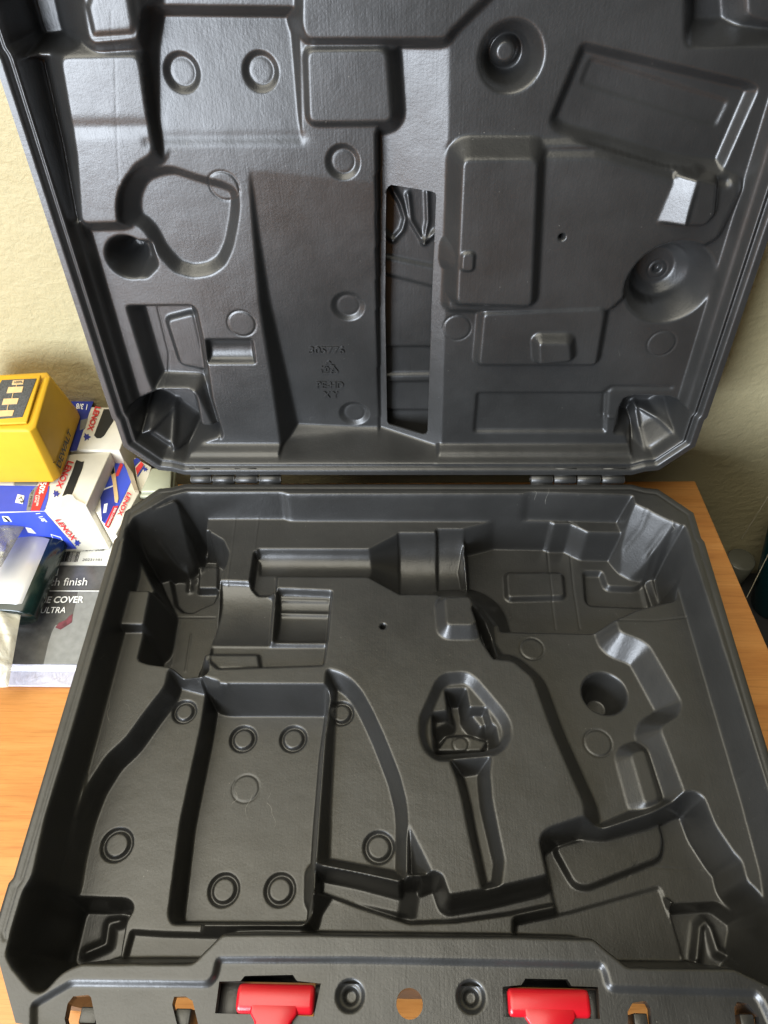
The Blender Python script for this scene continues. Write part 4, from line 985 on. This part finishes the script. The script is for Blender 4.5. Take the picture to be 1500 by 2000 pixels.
while u < .97:
    wd = random.choice((.012, .012, .02, .03)); 
    q = [a.lerp(b, u), a.lerp(b, u + wd), d_.lerp(c_, u + wd), d_.lerp(c_, u)]
    part_of(pk, slab('barcode_bar', q, M_BLACK, None, .0013)); u += wd + random.choice((.012, .018, .028))

# two blade boxes of the same make, one behind the other, and the pair beside them
def blade_box(name, label, bot, top, mats, group='blade boxes left of the case'):
    t = thing(name, label, 'box', tuple(sum((Vector(p) for p in bot), Vector()) / 4), group)
    part_of(t, hexa('carton', bot, top, mats[0], None, .0008))
    return t
def box_pts(a, b, depth_v, z0, z1):
    a, b, d = Vector((*a, 0)), Vector((*b, 0)), Vector((*depth_v, 0))
    ring = [a, b, b + d, a + d]
    return [p + Vector((0, 0, z0)) for p in ring], [p + Vector((0, 0, z1)) for p in ring]

b1 = blade_box('blade_box', 'worn white and blue blade box with torn hand slot, in front under the yellow battery', *box_pts(*T['box1']), (M_CARD,))
for nm, q, m, t_ in T['box1_prints']:  # the dark inside of the hand slot is painted as a flat black slab
    part_of(b1, slab(nm, q, globals()[m], None, t_))
for body, q, m, sh, bo in T['box1_text']:
    part_of(b1, text_on('lettering', body, q, globals()[m], None, .0010, sh, bo))
b2 = blade_box('blade_box', 'white and blue blade box with dark oval slot, standing against the wall behind the others', *box_pts(*T['box2']), (M_CARD,))
for nm, q, m, t_ in T['box2_prints']:  # oval slot: no real hole, its shade is a black slab
    part_of(b2, slab(nm, q, globals()[m], None, t_))
for body, q, m, sh, bo in T['box2_text']:
    part_of(b2, text_on('lettering', body, q, globals()[m], None, .0010, sh, bo))
# the lion badge as a small blue splash shape on each box
def badge(parent, c, r, ang):
    c = Vector(c); pts = []
    rr = [1, .55, .9, .5, 1.0, .45, .85, .6, 1.05, .5, .8, .5]
    for i, q in enumerate(rr):
        a_ = ang + 2 * math.pi * i / len(rr)
        pts.append(c + Vector((math.cos(a_), math.sin(a_), 0)) * r * q)
    part_of(parent, slab('lion_badge', pts, M_BLUED, None, .0011))
for c in T['badges1']: badge(b1, c, .0042, .3)
for c in T['badges2']: badge(b2, c, .0042, .9)

b3 = thing('blade_box', 'tilted blue blade box with tool picture, squeezed beside the case corner', 'box', (-.245, 0, .0), 'blade boxes left of the case')
for nm, q, m, t_ in T['box3_prints']:
    part_of(b3, slab(nm, q, globals()[m], None, t_))
part_of(b3, hexa('carton', *T['box3'], M_CARD, None, .0006))
for body, q, m, sh, bo in T['box3_text']:
    part_of(b3, text_on('lettering', body, q, globals()[m], None, .0012, sh, bo))
b4 = thing('blade_box', 'small cream blade box with red stripe, farthest right by the hinge', 'box', (-.22, .04, .0), 'blade boxes left of the case')
part_of(b4, hexa('carton', *T['box4'], M_CARD, None, .0006))
for nm, q, m, t_ in T['box4_prints']:
    part_of(b4, slab(nm, q, globals()[m], None, t_))

tub = thing('plastic_tub', 'olive grey plastic tub behind the hinge corner of the case', 'tub', (-.20, .03, 0))
for k, (g, z0, z1) in enumerate(((0, 0, .052), (.002, .052, .056), (.0, .056, .060))):
    part_of(tub, prism('tub_body' if k == 0 else 'tub_rim', [(x + sx * g, y + sy * g) for (x, y), (sx, sy) in zip(T['tub'], ((-1, -1), (1, -1), (1, 1), (-1, 1)))], z0, z1, M_OLIVE, None, .0012))

# yellow battery pack
bt = thing('battery_pack', 'yellow power tool battery with charge gauge label on top of the blade boxes', 'battery', (-.33, .04, .076))
V = T['batt']
def loft(name, rings, mat, bevel):
    n = len(rings[0]); vs = [tuple(p) for r in rings for p in r]; fs = [tuple(range(n))[::-1], tuple(range(len(vs) - n, len(vs)))]
    for l in range(len(rings) - 1):
        for i in range(n):
            j = (i + 1) % n; fs.append((l * n + i, l * n + j, (l + 1) * n + j, (l + 1) * n + i))
    return pymesh(name, vs, fs, mat, None, bevel=bevel, segs=3)
part_of(bt, loft('body', V['rings'], M_YELLOW, .006))
part_of(bt, slab('label_pad', V['pad'], M_YELLOW, None, .0022, .0009))
part_of(bt, slab('gauge_label', V['label'], M_CHAR, None, .0006, .0002))
for q in V['bars']: part_of(bt, slab('gauge_bar', q, M_TAN, None, .0010))
for q in V['links']: part_of(bt, slab('gauge_link', q, M_TAN, None, .0009))
for q in V['ribs']: part_of(bt, slab('side_rib', q, M_YELLOW, None, .0028, .001))
for q in V['lines']: part_of(bt, slab('printed_line', q, M_BLACK, None, .0010))
for body, q, sh, bo, m in V['text']: part_of(bt, text_on('lettering', body, q, globals()[m], None, .0012 if m == 'M_BLACK' else .0014, sh, bo))

# silver sleeve in its dark green wrapper, lying on the package
sl = thing('silver_sleeve_pack', 'silver grey rounded sleeve in dark green clear wrapper lying on the package', 'packet', (-.32, -.07, .012))
def tube_between(name, a, b, wv, hv, mat, n=24, power=2.6):
    a, b, wv, hv = Vector(a), Vector(b), Vector(wv), Vector(hv)
    vs = []; fs = []; st = [(0, .93), (.02, 1), (.98, 1), (1, .93)]
    for t, s in st:
        for k in range(n):
            an = 2 * math.pi * k / n; c_, s_ = math.cos(an), math.sin(an)
            e = 2 / power
            vs.append(a.lerp(b, t) + wv * (math.copysign(abs(c_) ** e, c_) * s) + hv * (math.copysign(abs(s_) ** e, s_) * s))
    for l in range(len(st) - 1):
        for k in range(n): fs.append((l * n + k, l * n + (k + 1) % n, (l + 1) * n + (k + 1) % n, (l + 1) * n + k))
    fs += [tuple(range(n))[::-1], tuple(range((len(st) - 1) * n, len(st) * n))]
    return pymesh(name, vs, fs, mat, None, True)
W = T['sleeve']
part_of(sl, tube_between('wrapper', *W['outer'], M_DARKGREEN))
part_of(sl, tube_between('sleeve', *W['inner'], M_SILVER))
for q in W['ticks']: part_of(sl, tube_between('spiral_hook', *q, M_BLACK, 8, 2))

# crumpled clear bags at the edge of the picture
def bag(name, label, q, n=26, amp=.004, seed=1, mat=M_BAG):
    rnd = np.random.RandomState(seed)
    q = [Vector(p) for p in q]
    ph = rnd.rand(8) * 6.28; fr = rnd.uniform(2, 9, (8, 2)); top = []; 
    vs = []; fs = []
    for s in (1, -1):
        for j in range(n + 1):
            for i in range(n + 1):
                u, v = i / n, j / n
                p = q[0].lerp(q[1], u).lerp(q[3].lerp(q[2], u), v)
                e = (math.sin(math.pi * u) * math.sin(math.pi * v)) ** .5
                z = sum(math.sin(fr[k][0] * u * 3 + fr[k][1] * v * 3 + ph[k]) for k in range(8)) / 8
                p = p + Vector((0, 0, (amp * 1.6 * s * e if s > 0 else 0) + amp * z * e * (1 if s > 0 else .2)))
                vs.append(p)
        o = (n + 1) ** 2 * (0 if s > 0 else 1)
        for j in range(n):
            for i in range(n):
                a_ = o + j * (n + 1) + i
                f = (a_, a_ + 1, a_ + n + 2, a_ + n + 1)
                fs.append(f if s > 0 else f[::-1])
    o = pymesh(name, vs, fs, mat, None, True)
    return tag(o, label, 'plastic bag')
bag('plastic_bag', 'crumpled clear plastic bag on the clear tray, nearest the camera on the left', T['bag1'], seed=3, amp=.0055)
bag('plastic_bag', 'flat clear plastic bag with white edge lying across the blue box and silver sleeve', T['bag2'], seed=8, amp=.004, mat=clear('smoky_bag', (.25, .24, .2), .15, .55))

# behind the table on the right: dark gap with a bottle and a jar
bo = tube_between('bottle', *T['bottle'], M_TEAL, 28, 2)
tag(bo, 'dark teal bottle in the gap beyond the right table edge', 'bottle')
jr = tube_between('glass_jar', *T['jar'], simple('dusty_glass', (.10, .10, .08), .25), 24, 2)
tag(jr, 'dusty dark glass jar behind the right edge of the table', 'jar')
cb = hexa('dark_cabinet', *T['cab'], M_DARK, None, .004)
tag(cb, 'black cabinet below the table edge at the right of the photo', 'cabinet')
for k, q in enumerate(T['webs']):
    wb = tube_between('cobweb_strand', *q, simple('web_grey', (.42, .38, .28), .8), 6, 2)
    tag(wb, 'pale cobweb strand hanging before the wall, %s' % ('nearer the wall' if k == 0 else 'lower in the dark gap'), 'cobweb')
